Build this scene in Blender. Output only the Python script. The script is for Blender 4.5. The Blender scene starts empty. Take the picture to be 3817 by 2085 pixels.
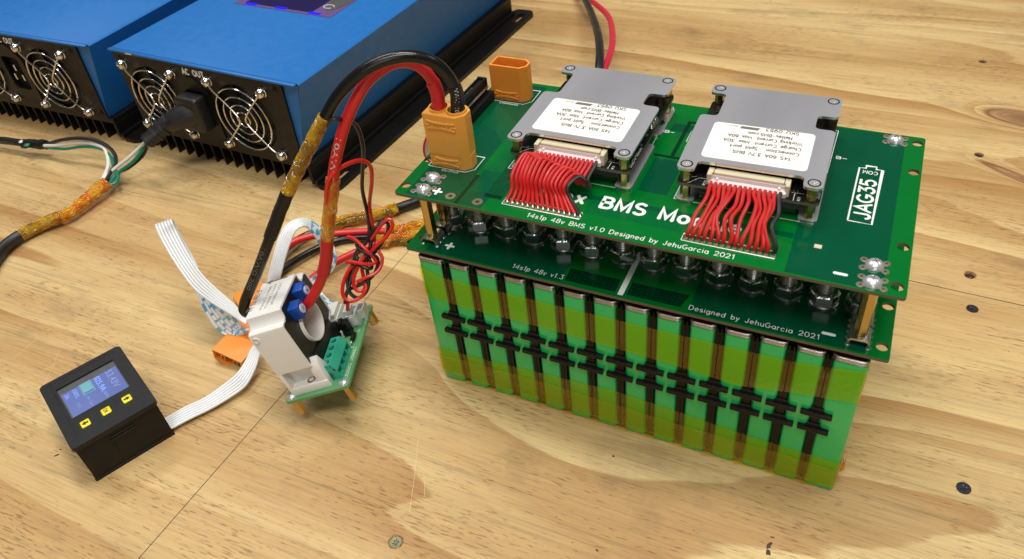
import bpy, bmesh, math, random
from mathutils import Vector, Matrix, noise
random.seed(7)
R_ = math.radians
U = 0.01                      # every length below is in centimetres
scene = bpy.context.scene
COL = scene.collection

# ------------------------------------------------------------------ camera
YAW, PITCH, ROLL = R_(-27.442), R_(40.118), R_(-5.835)
CAM = Vector((19.871, -24.605, 34.316))
FPX, CXP, CYP, WPX, HPX = 2933.8, 1987.0, 950.6, 3817.0, 2085.0
fw = Vector((math.sin(YAW)*math.cos(PITCH), math.cos(YAW)*math.cos(PITCH), -math.sin(PITCH)))
rt0 = Vector((math.cos(YAW), -math.sin(YAW), 0)); up0 = rt0.cross(fw)
rt = rt0*math.cos(ROLL) + up0*math.sin(ROLL)
up = -rt0*math.sin(ROLL) + up0*math.cos(ROLL)
cam = bpy.data.cameras.new("camera"); camo = bpy.data.objects.new("camera", cam); COL.objects.link(camo)
cam.sensor_width = 36.0; cam.lens = 36.0*FPX/WPX
cam.shift_x = (WPX/2-CXP)/WPX; cam.shift_y = (CYP-HPX/2)/WPX
m = Matrix((rt, up, -fw)).transposed().to_4x4(); m.translation = CAM*U
camo.matrix_world = m
cam.clip_start = 0.02; cam.clip_end = 50
cam.dof.use_dof = True; cam.dof.focus_distance = 0.44; cam.dof.aperture_fstop = 22.0
scene.camera = camo

# ------------------------------------------------------------------ light
world = bpy.data.worlds.new("World"); scene.world = world; world.use_nodes = True
wn = world.node_tree.nodes; wb = wn["Background"]
wb.inputs[0].default_value = (0.93, 0.96, 1.0, 1); wb.inputs[1].default_value = 0.10

def area(name, loc, target, sx, sy, watt, col):
    l = bpy.data.lights.new(name, 'AREA'); l.shape = 'RECTANGLE'; l.size = sx; l.size_y = sy
    l.energy = watt; l.color = col
    o = bpy.data.objects.new(name, l); COL.objects.link(o)
    o.location = Vector(loc)*U
    d = (Vector(target)-Vector(loc)).normalized()
    o.rotation_euler = d.to_track_quat('-Z', 'Y').to_euler()
    return o
area("ceiling_lamp", (10, 30, 188), (5, 5, 0), 1.1, 0.30, 22, (1, 0.965, 0.90))
area("ceiling_lamp", (-120, 60, 190), (-5, 10, 0), 1.1, 0.32, 14, (1, 0.975, 0.93))
area("ceiling_lamp", (38, -62, 188), (5, 0, 0), 1.25, 0.35, 20, (1, 0.97, 0.92))
area("ceiling_lamp", (150, 120, 190), (5, 10, 0), 1.25, 0.32, 6, (1, 0.97, 0.92))
area("front_glint_light", (75, -190, 100), (10, 3, 8), 0.5, 1.3, 6, (1, 0.97, 0.93))  # unseen low front light, added for glints on nuts, screws and tape
scene.view_settings.view_transform = 'Standard'; scene.view_settings.look = 'None'
scene.view_settings.exposure = 0.0; scene.view_settings.gamma = 1.0

def ray(x, y):
    """direction from the eye through a spot of the 2576 px wide photograph"""
    s = WPX/2576.0
    return fw + rt*((x*s-CXP)/FPX) - up*((y*s-CYP)/FPX)
def at(x, y, z=0.0):
    d = ray(x, y); return CAM + d*((z-CAM.z)/d.z)
def onpl(x, y, p, n):
    d = ray(x, y); n = Vector(n); return CAM + d*((Vector(p)-CAM).dot(n)/d.dot(n))
def z5(x, y): return (337.4+x*.40767, 506.16+y*.40767)
def z6(x, y): return (33.74+x*.33576, 809.85+y*.33576)

# ------------------------------------------------------------------ materials
def lin(c):
    if isinstance(c, str):
        c = [int(c[i:i+2], 16)/255 for i in (0, 2, 4)]
        c = [v/12.92 if v <= .04045 else ((v+.055)/1.055)**2.4 for v in c]
    return (c[0], c[1], c[2], 1)
def newmat(name):
    m = bpy.data.materials.new(name); m.use_nodes = True
    return m, m.node_tree.nodes, m.node_tree.links, m.node_tree.nodes["Principled BSDF"]
def mat(name, c, rough=.5, metal=0, spec=.5, var=.06, vscale=300, bump=0, bscale=900, coat=0, trans=0, emit=None, estr=0, sss=0, rvar=.08, stretch=None):
    """principled material with a little procedural unevenness in tone, gloss and relief"""
    m, n, l, b = newmat(name)
    tc = n.new("ShaderNodeTexCoord")
    src = tc.outputs["Object"]
    if stretch:
        mp = n.new("ShaderNodeMapping"); mp.inputs["Scale"].default_value = stretch
        l.new(src, mp.inputs[0]); src = mp.outputs[0]
    nz = n.new("ShaderNodeTexNoise"); nz.inputs["Scale"].default_value = vscale; nz.inputs["Detail"].default_value = 5
    l.new(src, nz.inputs["Vector"])
    c = lin(c)
    mx = n.new("ShaderNodeMix"); mx.data_type = 'RGBA'
    mx.inputs[6].default_value = tuple(v*(1-var) for v in c[:3])+(1,); mx.inputs[7].default_value = tuple(min(1, v*(1+var)) for v in c[:3])+(1,)
    l.new(nz.outputs["Fac"], mx.inputs[0]); l.new(mx.outputs[2], b.inputs["Base Color"])
    mr = n.new("ShaderNodeMapRange"); mr.inputs[1].default_value = .3; mr.inputs[2].default_value = .7
    mr.inputs[3].default_value = max(0, rough-rvar); mr.inputs[4].default_value = min(1, rough+rvar)
    n2 = n.new("ShaderNodeTexNoise"); n2.inputs["Scale"].default_value = vscale*.4; n2.inputs["Detail"].default_value = 6
    l.new(src, n2.inputs["Vector"]); l.new(n2.outputs["Fac"], mr.inputs[0]); l.new(mr.outputs[0], b.inputs["Roughness"])
    b.inputs["Metallic"].default_value = metal; b.inputs["Specular IOR Level"].default_value = spec
    b.inputs["Coat Weight"].default_value = coat; b.inputs["Coat Roughness"].default_value = .1
    b.inputs["Transmission Weight"].default_value = trans
    if sss: b.inputs["Subsurface Weight"].default_value = sss; b.inputs["Subsurface Radius"].default_value = (.01, .006, .004); b.inputs["Subsurface Scale"].default_value = .3
    if emit: b.inputs["Emission Color"].default_value = lin(emit); b.inputs["Emission Strength"].default_value = estr
    if bump:
        bp = n.new("ShaderNodeBump"); bp.inputs["Strength"].default_value = bump; bp.inputs["Distance"].default_value = .0003
        n3 = n.new("ShaderNodeTexNoise"); n3.inputs["Scale"].default_value = bscale; n3.inputs["Detail"].default_value = 4
        l.new(src, n3.inputs["Vector"]); l.new(n3.outputs["Fac"], bp.inputs["Height"]); l.new(bp.outputs[0], b.inputs["Normal"])
    return m

M = {}
M['blue'] = mat('blue_powder_paint', (.013, .140, .44), .42, spec=.35, bump=.15, bscale=1500, var=.05)
M['black_anod'] = mat('black_anodised_aluminium', (.006, .0055, .005), .40, spec=.28, var=.2)
M['panel'] = mat('black_steel_panel', (.013, .011, .009), .5, spec=.3, bump=.1, bscale=1800)
M['chrome'] = mat('chromed_wire', (.78, .76, .72), .16, metal=1, rvar=.05)
M['steel'] = mat('zinc_plated_steel', (.68, .69, .70), .2, metal=1, bump=.1)
M['dull_steel'] = mat('dull_stainless', (.46, .47, .46), .3, metal=1, bump=.15)
M['bright'] = mat('bright_zinc_screw', (.66, .66, .66), .25, metal=.6, rvar=.08, var=.15)
M['nutsteel'] = mat('dark_nut_steel', (.62, .64, .64), .2, metal=1, rvar=.08)
M['tin'] = mat('tinned_steel', (.62, .60, .55), .3, metal=1, bump=.3)
M['brass'] = mat('brass', (.52, .38, .14), .26, metal=1, bump=.1)
M['gold'] = mat('gold_plate', (.8, .55, .2), .2, metal=1)
M['alu'] = mat('brushed_aluminium', (.50, .50, .535), .34, metal=.55, bump=.22, vscale=28, var=.30, bscale=700, stretch=(1, .22, 1), rvar=.16)  # broad tone variation imitates uneven reflections on the plates
M['alu_edge'] = mat('sheared_aluminium_edge', (.8, .8, .8), .3, metal=1)
M['blackplastic'] = mat('black_plastic', (.0065, .0065, .0065), .42, spec=.26, bump=.2, bscale=2500)
M['meterplastic'] = mat('matt_black_plastic', (.012, .012, .0135), .46, spec=.28, bump=.35, bscale=3000)
M['wblack'] = mat('black_silicone_rubber', (.006, .006, .006), .24, spec=.4, bump=.1)
M['wblack2'] = mat('black_pvc', (.011, .011, .012), .42, spec=.5, bump=.1)
M['shrinkblack'] = mat('black_heat_shrink', (.008, .008, .008), .42, spec=.35, bump=.5, bscale=500)
M['wred'] = mat('red_silicone_rubber', (.58, .014, .014), .36, spec=.5, bump=.1, var=.08)
M['thinred'] = mat('red_pvc', (.66, .016, .010), .3, spec=.5, var=.08)
M['balred'] = mat('red_wire_insulation', (.50, .011, .010), .4, spec=.35, var=.14, vscale=500)
M['shrinkred'] = mat('red_heat_shrink', (.50, .012, .016), .42, spec=.45, bump=.5, bscale=500)
M['backred'] = mat('crimson_wire', (.60, .012, .05), .38)
M['wgreen'] = mat('green_wire', (.0, .19, .13), .4)
M['wwhite'] = mat('white_wire', (.74, .73, .66), .45)
M['white'] = mat('white_abs', (.74, .73, .69), .38, bump=.12, bscale=900, var=.04, sss=.08)
M['nylon'] = mat('white_nylon', (.70, .71, .68), .4, sss=.15)
M['ribbon'] = mat('white_ribbon_pvc', (.74, .76, .77), .4, var=.05, sss=.05)
M['inkblue'] = mat('blue_ribbon_ink', (.07, .34, .56), .5)
M['orange'] = mat('amber_nylon', (.80, .36, .055), .42, var=.05, bump=.08, sss=.1)
M['orange2'] = mat('orange_nylon', (.80, .27, .03), .42, var=.05, bump=.08, sss=.1)
M['cream'] = mat('cream_nylon', (.60, .53, .36), .5, var=.05)
M['plugwhite'] = mat('pale_pink_nylon', (.72, .60, .60), .5, var=.05)
M['pcb'] = mat('green_solder_mask', (.0, .130, .018), .16, spec=.4, var=.08, vscale=120)
M['pour'] = mat('green_solder_mask_over_copper', (.0, .068, .028), .16, spec=.4, var=.08, vscale=120)
M['pourdark'] = mat('deep_green_solder_mask', (.0, .028, .010), .16, spec=.4, var=.08, vscale=120)
M['trace'] = mat('copper_trace_under_mask', (.0, .115, .038), .22, spec=.5, var=.08, vscale=120)
M['pcbedge'] = mat('fibreglass_edge', (.10, .10, .06), .7)
M['pcblite'] = mat('pale_green_solder_mask', (.10, .30, .12), .3, spec=.5, var=.1, vscale=120)
M['blackpcb'] = mat('black_solder_mask', (.010, .010, .009), .3, spec=.5, var=.3)
M['silk'] = mat('white_silkscreen_ink', (.78, .80, .76), .5, var=.08)
M['silkdim'] = mat('grey_silkscreen_ink', (.50, .55, .50), .5, var=.1)
M['ink'] = mat('black_ink', (.012, .012, .014), .6)
M['inkgrey'] = mat('grey_ink', (.13, .125, .13), .6)
M['paper'] = mat('white_paper_label', (.80, .78, .72), .55, var=.03, sss=0)
M['pad'] = mat('tinned_pad', (.26, .20, .15), .4, metal=.5)
M['hole'] = mat('dark_hole', (.006, .006, .005), .8)
M['cell'] = mat('green_cell_wrap', (.010, .49, .120), .18, spec=.5, var=.10, vscale=60, coat=.3)
M['topred'] = mat('maroon_insulator', (.10, .008, .006), .5)
M['spacer'] = mat('glossy_black_spacer', (.004, .004, .004), .30, spec=.2)
M['potting'] = mat('black_epoxy_potting', (.008, .008, .009), .38, bump=.6, bscale=350)
M['trimblue'] = mat('blue_trimpot', (.006, .065, .36), .35)
M['trimface'] = mat('trimpot_face', (.5, .56, .72), .35)
M['termgreen'] = mat('green_terminal_plastic', (.03, .36, .235), .4)
M['yellow'] = mat('yellow_button', (.80, .66, .01), .35)
M['window'] = mat('grey_screen_bezel', (.085, .085, .09), .3)
M['screen'] = mat('lit_blue_screen', (.04, .05, .12), .25, emit=(.115, .165, .43), estr=.8, var=.12, vscale=60)
M['screenhi'] = mat('screen_digits', (.1, .1, .2), .3, emit=(.20, .36, .95), estr=1)
M['screenlo'] = mat('screen_faint_digits', (.1, .1, .2), .3, emit=(.16, .25, .5), estr=1)
M['screengreen'] = mat('screen_battery_icon', (.1, .1, .1), .3, emit=(.06, .36, .42), estr=1)
M['lcd'] = mat('violet_lcd_glass', (.006, .004, .03), .10, emit=(.010, .004, .07), estr=.6)
M['led'] = mat('blue_backlight', (.0, .0, .3), .2, emit=(.01, .01, 1.0), estr=1.2)
M['lcdframe'] = mat('mauve_lcd_film', (.12, .075, .17), .22, emit=(.03, .01, .16), estr=.4)
M['yscrew'] = mat('yellow_zinc_screw', (.15, .14, .085), .36, metal=.7, bump=.4)
M['bscrew'] = mat('black_oxide_screw', (.035, .04, .045), .38, metal=.6, bump=.4)
M['pencil'] = mat('dark_cut_line', (.035, .025, .03), .8)

def amber(name, tint, body, fac, rough=.1, bump=.5, bscale=260, dist=.0006, patchy=0):
    """thin amber film: tinted see-through plus a little amber body and a glossy face"""
    m, n, l, b = newmat(name)
    out = n["Material Output"]
    tr = n.new("ShaderNodeBsdfTransparent"); tr.inputs[0].default_value = (*tint, 1)
    b.inputs["Base Color"].default_value = (*body, 1); b.inputs["Roughness"].default_value = .5
    b.inputs["Specular IOR Level"].default_value = 0
    tc = n.new("ShaderNodeTexCoord"); nz = n.new("ShaderNodeTexNoise"); nz.inputs["Scale"].default_value = bscale; nz.inputs["Detail"].default_value = 2; nz.inputs["Distortion"].default_value = 1.5
    l.new(tc.outputs["Object"], nz.inputs["Vector"])
    vo = n.new("ShaderNodeTexVoronoi"); vo.feature = 'DISTANCE_TO_EDGE'; vo.inputs["Scale"].default_value = bscale*.8; l.new(tc.outputs["Object"], vo.inputs["Vector"])
    ad = n.new("ShaderNodeMath"); ad.operation = 'MULTIPLY_ADD'; ad.inputs[1].default_value = .8; l.new(vo.outputs[0], ad.inputs[0]); l.new(nz.outputs["Fac"], ad.inputs[2])
    bp = n.new("ShaderNodeBump"); bp.inputs["Strength"].default_value = bump; bp.inputs["Distance"].default_value = dist
    l.new(ad.outputs[0], bp.inputs["Height"])
    gl = n.new("ShaderNodeBsdfGlossy"); gl.inputs["Roughness"].default_value = rough; l.new(bp.outputs[0], gl.inputs["Normal"])
    mx = n.new("ShaderNodeMixShader"); mx.inputs[0].default_value = fac
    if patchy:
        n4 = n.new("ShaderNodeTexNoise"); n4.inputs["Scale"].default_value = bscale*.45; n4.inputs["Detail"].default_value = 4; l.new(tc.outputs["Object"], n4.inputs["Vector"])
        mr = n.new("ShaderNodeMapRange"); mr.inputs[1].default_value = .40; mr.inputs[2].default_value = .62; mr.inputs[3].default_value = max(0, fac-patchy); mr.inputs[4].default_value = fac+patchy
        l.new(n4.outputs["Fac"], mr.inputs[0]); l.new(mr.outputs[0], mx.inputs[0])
        rp = n.new("ShaderNodeValToRGB"); rp.color_ramp.elements[0].color = (body[0]*.8, body[1]*.68, body[2], 1); rp.color_ramp.elements[1].color = (min(1, body[0]*1.15), min(1, body[1]*1.25), body[2], 1)  # light and dark of the wrinkles put into the tape colour
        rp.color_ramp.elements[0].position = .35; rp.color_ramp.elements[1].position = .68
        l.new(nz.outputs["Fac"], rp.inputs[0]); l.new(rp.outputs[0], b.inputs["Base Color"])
    l.new(tr.outputs[0], mx.inputs[1]); l.new(b.outputs[0], mx.inputs[2])
    fr = n.new("ShaderNodeFresnel"); ge = n.new("ShaderNodeNewGeometry"); ir = n.new("ShaderNodeMapRange"); ir.inputs[3].default_value = 1.5; ir.inputs[4].default_value = 1/1.5
    l.new(ge.outputs["Backfacing"], ir.inputs[0]); l.new(ir.outputs[0], fr.inputs[0])
    m2 = n.new("ShaderNodeMixShader"); fa = n.new("ShaderNodeMath"); fa.operation = 'ADD'; fa.inputs[1].default_value = .035 if patchy else .0; l.new(fr.outputs[0], fa.inputs[0]); l.new(fa.outputs[0], m2.inputs[0]); l.new(mx.outputs[0], m2.inputs[1]); l.new(gl.outputs[0], m2.inputs[2])
    l.new(m2.outputs[0], out.inputs[0])
    return m
M['kapton'] = amber('amber_polyimide_tape', (1.0, .97, .16), (.85, .52, .001), .085, .08, .6, 45)
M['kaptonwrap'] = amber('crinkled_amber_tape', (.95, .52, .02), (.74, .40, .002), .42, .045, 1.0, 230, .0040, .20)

def wood():
    m, n, l, b = newmat('pine_plywood')
    def nd(t, **k):
        x = n.new(t)
        for a, v in k.items(): setattr(x, a, v)
        return x
    def math_(op, a, bb=None, c=None):
        x = nd("ShaderNodeMath", operation=op)
        for i, v in enumerate((a, bb, c)):
            if v is None: continue
            if isinstance(v, (int, float)): x.inputs[i].default_value = v
            else: l.new(v, x.inputs[i])
        return x.outputs[0]
    def noise_(vec, sc, det=3, rough=.5, dist=0):
        x = nd("ShaderNodeTexNoise"); x.inputs["Scale"].default_value = sc; x.inputs["Detail"].default_value = det
        x.inputs["Roughness"].default_value = rough; x.inputs["Distortion"].default_value = dist
        l.new(vec, x.inputs["Vector"]); return x.outputs["Fac"]
    def ramp(fac, pts, interp='LINEAR'):
        x = nd("ShaderNodeValToRGB"); r = x.color_ramp; r.interpolation = interp
        while len(r.elements) < len(pts): r.elements.new(.5)
        for e, (p, c) in zip(r.elements, pts): e.position = p; e.color = (c, c, c, 1) if isinstance(c, (int, float)) else (*c, 1)
        l.new(fac, x.inputs[0]); return x.outputs[0]
    def mapping(scale, rot=0, loc=(0, 0, 0)):
        x = nd("ShaderNodeMapping"); x.inputs["Scale"].default_value = scale; x.inputs["Rotation"].default_value = (0, 0, rot); x.inputs["Location"].default_value = loc
        l.new(tc.outputs["Object"], x.inputs[0]); return x.outputs[0]
    tc = nd("ShaderNodeTexCoord")
    # growth figure: contour lines of a long stretched field (cathedral grain)
    g = R_(3.0)
    v1 = mapping((1.25, 8.5, 1), g, (.37, .11, .2))
    f1 = noise_(v1, 1.0, 1.0, .4, .0)
    f2 = noise_(mapping((5, 45, 1), g), 1.0, 2, .5)
    sx = nd("ShaderNodeSeparateXYZ"); l.new(mapping((1, 1, 1), g), sx.inputs[0])
    wp = nd("ShaderNodeSeparateXYZ"); l.new(tc.outputs["Object"], wp.inputs[0])
    def hump(x0, y0, ax, ay, tilt=0.0):
        dx = math_('DIVIDE', math_('SUBTRACT', wp.outputs[0], x0), ax)
        yy = math_('ADD', wp.outputs[1], math_('MULTIPLY', math_('SUBTRACT', wp.outputs[0], x0), tilt))
        dy = math_('DIVIDE', math_('SUBTRACT', yy, y0), ay)
        return math_('EXPONENT', math_('MULTIPLY', math_('ADD', math_('MULTIPLY', dx, dx), math_('MULTIPLY', dy, dy)), -1.0))
    k1 = at(2575, 300)*U; k2 = at(2560, 445)*U
    kn1 = hump(k1.x, k1.y, .030, .013, .12); kn2 = hump(k2.x, k2.y, .034, .007, .55)
    hum = math_('ADD', math_('MULTIPLY', hump(.09, .032, .085, .040), 5.5), math_('MULTIPLY', hump(-.15, -.072, .17, .022), -2.6))
    hum = math_('ADD', hum, math_('ADD', math_('MULTIPLY', kn1, 4.0), math_('MULTIPLY', kn2, 2.5)))
    fld = math_('ADD', math_('ADD', math_('MULTIPLY', f1, 8.0), math_('MULTIPLY', sx.outputs[1], 24.0)), math_('MULTIPLY', f2, .4))
    fld = math_('ADD', fld, hum)
    fr = math_('FRACT', fld)
    wn_ = nd("ShaderNodeTexWhiteNoise", noise_dimensions='1D'); l.new(math_('FLOOR', fld), wn_.inputs["W"])
    band = ramp(fr, [(0, .0), (.12, .08), (.42, .40), (.72, .85), (.93, 1.0), (.975, .8), (1.0, 0.0)])
    band = math_('MULTIPLY', band, math_('ADD', math_('MULTIPLY', wn_.outputs["Value"], .75), .3))
    fine = math_('FRACT', math_('MULTIPLY', fld, 3.0))
    band = math_('ADD', band, math_('MULTIPLY', ramp(fine, [(0, 0), (.7, .2), (.93, 1), (1, 0)]), .16))
    # some regions barely show the figure
    msk = ramp(noise_(mapping((2.0, 7.5, 1), g, (3.1, 1.7, 0)), 1.0, 2), [(.36, .22), (.60, 1.0)])
    band = math_('MULTIPLY', band, msk)
    broad = ramp(noise_(mapping((1.6, 16, 1), g, (7, 2, 0)), 1.0, 3), [(.38, 0), (.66, 1)])
    c0 = nd("ShaderNodeMix", data_type='RGBA'); c0.inputs[6].default_value = (.69, .505, .235, 1); c0.inputs[7].default_value = (.50, .315, .125, 1)
    l.new(broad, c0.inputs[0])
    c1 = nd("ShaderNodeMix", data_type='RGBA'); c1.inputs[7].default_value = (.37, .18, .052, 1)
    l.new(math_('MULTIPLY', band, .88), c1.inputs[0]); l.new(c0.outputs[2], c1.inputs[6])
    ck = nd("ShaderNodeMix", data_type='RGBA'); ck.inputs[7].default_value = (.20, .085, .045, 1)
    l.new(ramp(math_('ADD', kn1, math_('MULTIPLY', kn2, .75)), [(.38, 0), (.50, .85), (.62, .45), (.9, .7)]), ck.inputs[0]); l.new(c1.outputs[2], ck.inputs[6])
    # fine fibre
    fib = noise_(mapping((30, 900, 30), g), 1.0, 4, .6)
    c2 = nd("ShaderNodeMix", data_type='RGBA', blend_type='MULTIPLY'); c2.inputs[0].default_value = .8
    l.new(ck.outputs[2], c2.inputs[6]); l.new(ramp(fib, [(.28, .68), (.5, .96), (.72, 1.10)]), c2.inputs[7])
    stk = ramp(noise_(mapping((5, 210, 5), g, (2, 0, 1)), 1.0, 3, .6), [(.30, 1.06), (.50, 1.0), (.60, .93), (.68, .70)])
    c2b = nd("ShaderNodeMix", data_type='RGBA', blend_type='MULTIPLY'); c2b.inputs[0].default_value = .7; l.new(c2.outputs[2], c2b.inputs[6]); l.new(stk, c2b.inputs[7]); c2 = c2b
    # short dark ticks of open grain, thicker in dirty places
    tick = noise_(mapping((130, 950, 130), g), 1.0, 2, .5)
    dirt = noise_(mapping((11, 22, 11), g, (1, 5, 2)), 1.0, 4, .6)
    thr = ramp(dirt, [(.40, 0.0), (.68, .15)])
    tk = math_('ADD', tick, thr)
    tkm = ramp(tk, [(.66, 0), (.76, 1)])
    c3 = nd("ShaderNodeMix", data_type='RGBA', blend_type='MULTIPLY'); l.new(math_('MULTIPLY', tkm, .75), c3.inputs[0])
    l.new(c2.outputs[2], c3.inputs[6]); c3.inputs[7].default_value = (.50, .42, .38, 1)
    # grey smudges
    sm = ramp(noise_(mapping((13, 18, 13), 0, (9, 3, 2)), 1.0, 5, .65), [(.56, 0), (.78, 1)])
    c4 = nd("ShaderNodeMix", data_type='RGBA', blend_type='MULTIPLY'); l.new(math_('MULTIPLY', sm, .8), c4.inputs[0])
    l.new(c3.outputs[2], c4.inputs[6]); c4.inputs[7].default_value = (.50, .50, .54, 1)
    l.new(c4.outputs[2], b.inputs["Base Color"])
    b.inputs["Specular IOR Level"].default_value = .35
    l.new(ramp(fib, [(.2, .42), (.8, .6)]), b.inputs["Roughness"])
    bp = nd("ShaderNodeBump"); bp.inputs["Strength"].default_value = .35; bp.inputs["Distance"].default_value = .0004
    hh = math_('SUBTRACT', math_('ADD', math_('MULTIPLY', fib, .5), math_('MULTIPLY', band, .3)), math_('MULTIPLY', tkm, .7))
    l.new(hh, bp.inputs["Height"]); l.new(bp.outputs[0], b.inputs["Normal"])
    return m
M['wood'] = wood()
M['woodedge'] = mat('torn_wood_fibre', (.46, .25, .10), .8, bump=1, bscale=600, var=.25)
M['knot'] = mat('brown_knot', (.16, .065, .028), .55, var=.4, vscale=250)
M['stain'] = mat('dark_ink_stain', (.05, .03, .022), .7, var=.5, vscale=600)
M['scratch'] = mat('pale_scratched_wood', (.73, .56, .30), .7, var=.1)

# ------------------------------------------------------------------ mesh helpers
def frame(o, x, y, z):
    m = Matrix((Vector(x), Vector(y), Vector(z))).transposed().to_4x4(); m.translation = Vector(o); return m
def cr(pts, sub=6, closed=False):
    """Catmull-Rom through the points"""
    P = [Vector(p) for p in pts]; n = len(P); out = []
    if n < 3: return P
    rng = range(n if closed else n-1)
    for i in rng:
        if closed: p0, p1, p2, p3 = P[(i-1) % n], P[i], P[(i+1) % n], P[(i+2) % n]
        else: p0, p1, p2, p3 = P[max(i-1, 0)], P[i], P[i+1], P[min(i+2, n-1)]
        for k in range(sub):
            t = k/sub
            out.append(.5*((2*p1)+(-p0+p2)*t+(2*p0-5*p1+4*p2-p3)*t*t+(-p0+3*p1-3*p2+p3)*t**3))
    if not closed: out.append(P[-1])
    return out
def frames(P, ref=None):
    """parallel-transported frames along a polyline"""
    T = []
    for i in range(len(P)):
        a = P[max(i-1, 0)]; b = P[min(i+1, len(P)-1)]; d = b-a
        T.append(d.normalized() if d.length > 1e-9 else Vector((0, 0, 1)))
    r = Vector(ref) if ref is not None else (Vector((0, 0, 1)) if abs(T[0].z) < .9 else Vector((1, 0, 0)))
    N = []; nrm = (r-T[0]*r.dot(T[0])).normalized()
    for t in T:
        if ref is not None: r2 = Vector(ref)-t*Vector(ref).dot(t); nrm = r2.normalized() if r2.length > .15 else (nrm-t*nrm.dot(t)).normalized()
        else: nrm = (nrm-t*nrm.dot(t)).normalized()
        N.append(nrm)
    return T, N
class MB:
    def __init__(s): s.bm = bmesh.new(); s.X = Matrix.Identity(4)
    def v(s, p): return s.bm.verts.new(s.X @ Vector(p))
    def face(s, vs):
        try: return s.bm.faces.new(vs)
        except ValueError: return None
    def box(s, a, b, bev=0, seg=1):
        x0, y0, z0 = (min(a[i], b[i]) for i in range(3)); x1, y1, z1 = (max(a[i], b[i]) for i in range(3))
        vs = [s.v(p) for p in ((x0,y0,z0),(x1,y0,z0),(x1,y1,z0),(x0,y1,z0),(x0,y0,z1),(x1,y0,z1),(x1,y1,z1),(x0,y1,z1))]
        fs = [s.face([vs[i] for i in f]) for f in ((0,3,2,1),(4,5,6,7),(0,1,5,4),(1,2,6,5),(2,3,7,6),(3,0,4,7))]
        if bev:
            es = list({e for f in fs for e in f.edges})
            bmesh.ops.bevel(s.bm, geom=es, offset=bev, segments=seg, affect='EDGES', profile=.6)
        return s
    def prism(s, poly, z0, z1, bev=0, seg=2):
        """polygon in xy swept from z0 to z1"""
        n = len(poly); a = [s.v((p[0], p[1], z0)) for p in poly]; b = [s.v((p[0], p[1], z1)) for p in poly]
        f1 = s.face(a[::-1]); f2 = s.face(b)
        for i in range(n): s.face([a[i], a[(i+1) % n], b[(i+1) % n], b[i]])
        if bev: bmesh.ops.bevel(s.bm, geom=list(f2.edges)+list(f1.edges), offset=bev, segments=seg, affect='EDGES', profile=.5)
        return s
    def cyl(s, c, r, h, n=16, r2=None, axis='z', bev=0, caps=True):
        """cylinder from c along +axis by h"""
        ax = {'z': (Vector((1,0,0)), Vector((0,1,0)), Vector((0,0,1))), 'x': (Vector((0,1,0)), Vector((0,0,1)), Vector((1,0,0))), 'y': (Vector((0,0,1)), Vector((1,0,0)), Vector((0,1,0)))}
        u, w, d = ax[axis] if isinstance(axis, str) else axis
        r2 = r if r2 is None else r2; c = Vector(c)
        a = [s.v(c+(u*math.cos(2*math.pi*i/n)+w*math.sin(2*math.pi*i/n))*r) for i in range(n)]
        b = [s.v(c+d*h+(u*math.cos(2*math.pi*i/n)+w*math.sin(2*math.pi*i/n))*r2) for i in range(n)]
        for i in range(n): s.face([a[i], a[(i+1) % n], b[(i+1) % n], b[i]])
        if caps:
            f1 = s.face(a[::-1]); f2 = s.face(b)
            if bev: bmesh.ops.bevel(s.bm, geom=list(f2.edges)+list(f1.edges), offset=bev, segments=2, affect='EDGES', profile=.5)
        return s
    def lathe(s, prof, c=(0,0,0), n=20, axes=None):
        """profile of (radius, height) turned about an axis"""
        u, w, d = axes or (Vector((1,0,0)), Vector((0,1,0)), Vector((0,0,1))); c = Vector(c); rings = []
        for r, h in prof:
            if r <= 1e-6: rings.append([s.v(c+d*h)])
            else: rings.append([s.v(c+d*h+(u*math.cos(2*math.pi*i/n)+w*math.sin(2*math.pi*i/n))*r) for i in range(n)])
        for A, B in zip(rings, rings[1:]):
            for i in range(n):
                j = (i+1) % n
                if len(A) == 1 and len(B) == 1: continue
                if len(A) == 1: s.face([A[0], B[j], B[i]])
                elif len(B) == 1: s.face([A[i], A[j], B[0]])
                else: s.face([A[i], A[j], B[j], B[i]])
        return s
    def tube(s, pts, r, n=10, sub=6, closed=False, smooth=True, jit=0, seed=0, flat=1.0, ref=None):
        P = cr(pts, sub, closed) if smooth else [Vector(p) for p in pts]
        T, N = frames(P, ref); rings = []
        L = len(P)
        for i, (p, t, nn) in enumerate(zip(P, T, N)):
            bb = t.cross(nn); rr = r(i/(L-1)) if callable(r) else r; ring = []
            for k in range(n):
                a = 2*math.pi*k/n; q = rr
                if jit:
                    q *= 1+jit*noise.noise(Vector((math.cos(a)*1.3+seed*7.3, math.sin(a)*1.3, i*.3+seed)))+jit*.55*noise.noise(Vector((math.cos(a)*3+seed, math.sin(a)*3, i*.7)))
                ring.append(s.v(p+nn*(math.cos(a)*q*flat)+bb*(math.sin(a)*q)))
            rings.append(ring)
        for A, B in zip(rings, rings[1:]):
            for i in range(n): s.face([A[i], A[(i+1) % n], B[(i+1) % n], B[i]])
        if closed:
            A, B = rings[-1], rings[0]
            for i in range(n): s.face([A[i], A[(i+1) % n], B[(i+1) % n], B[i]])
        else: s.face(rings[0][::-1]); s.face(rings[-1])
        return s
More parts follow.
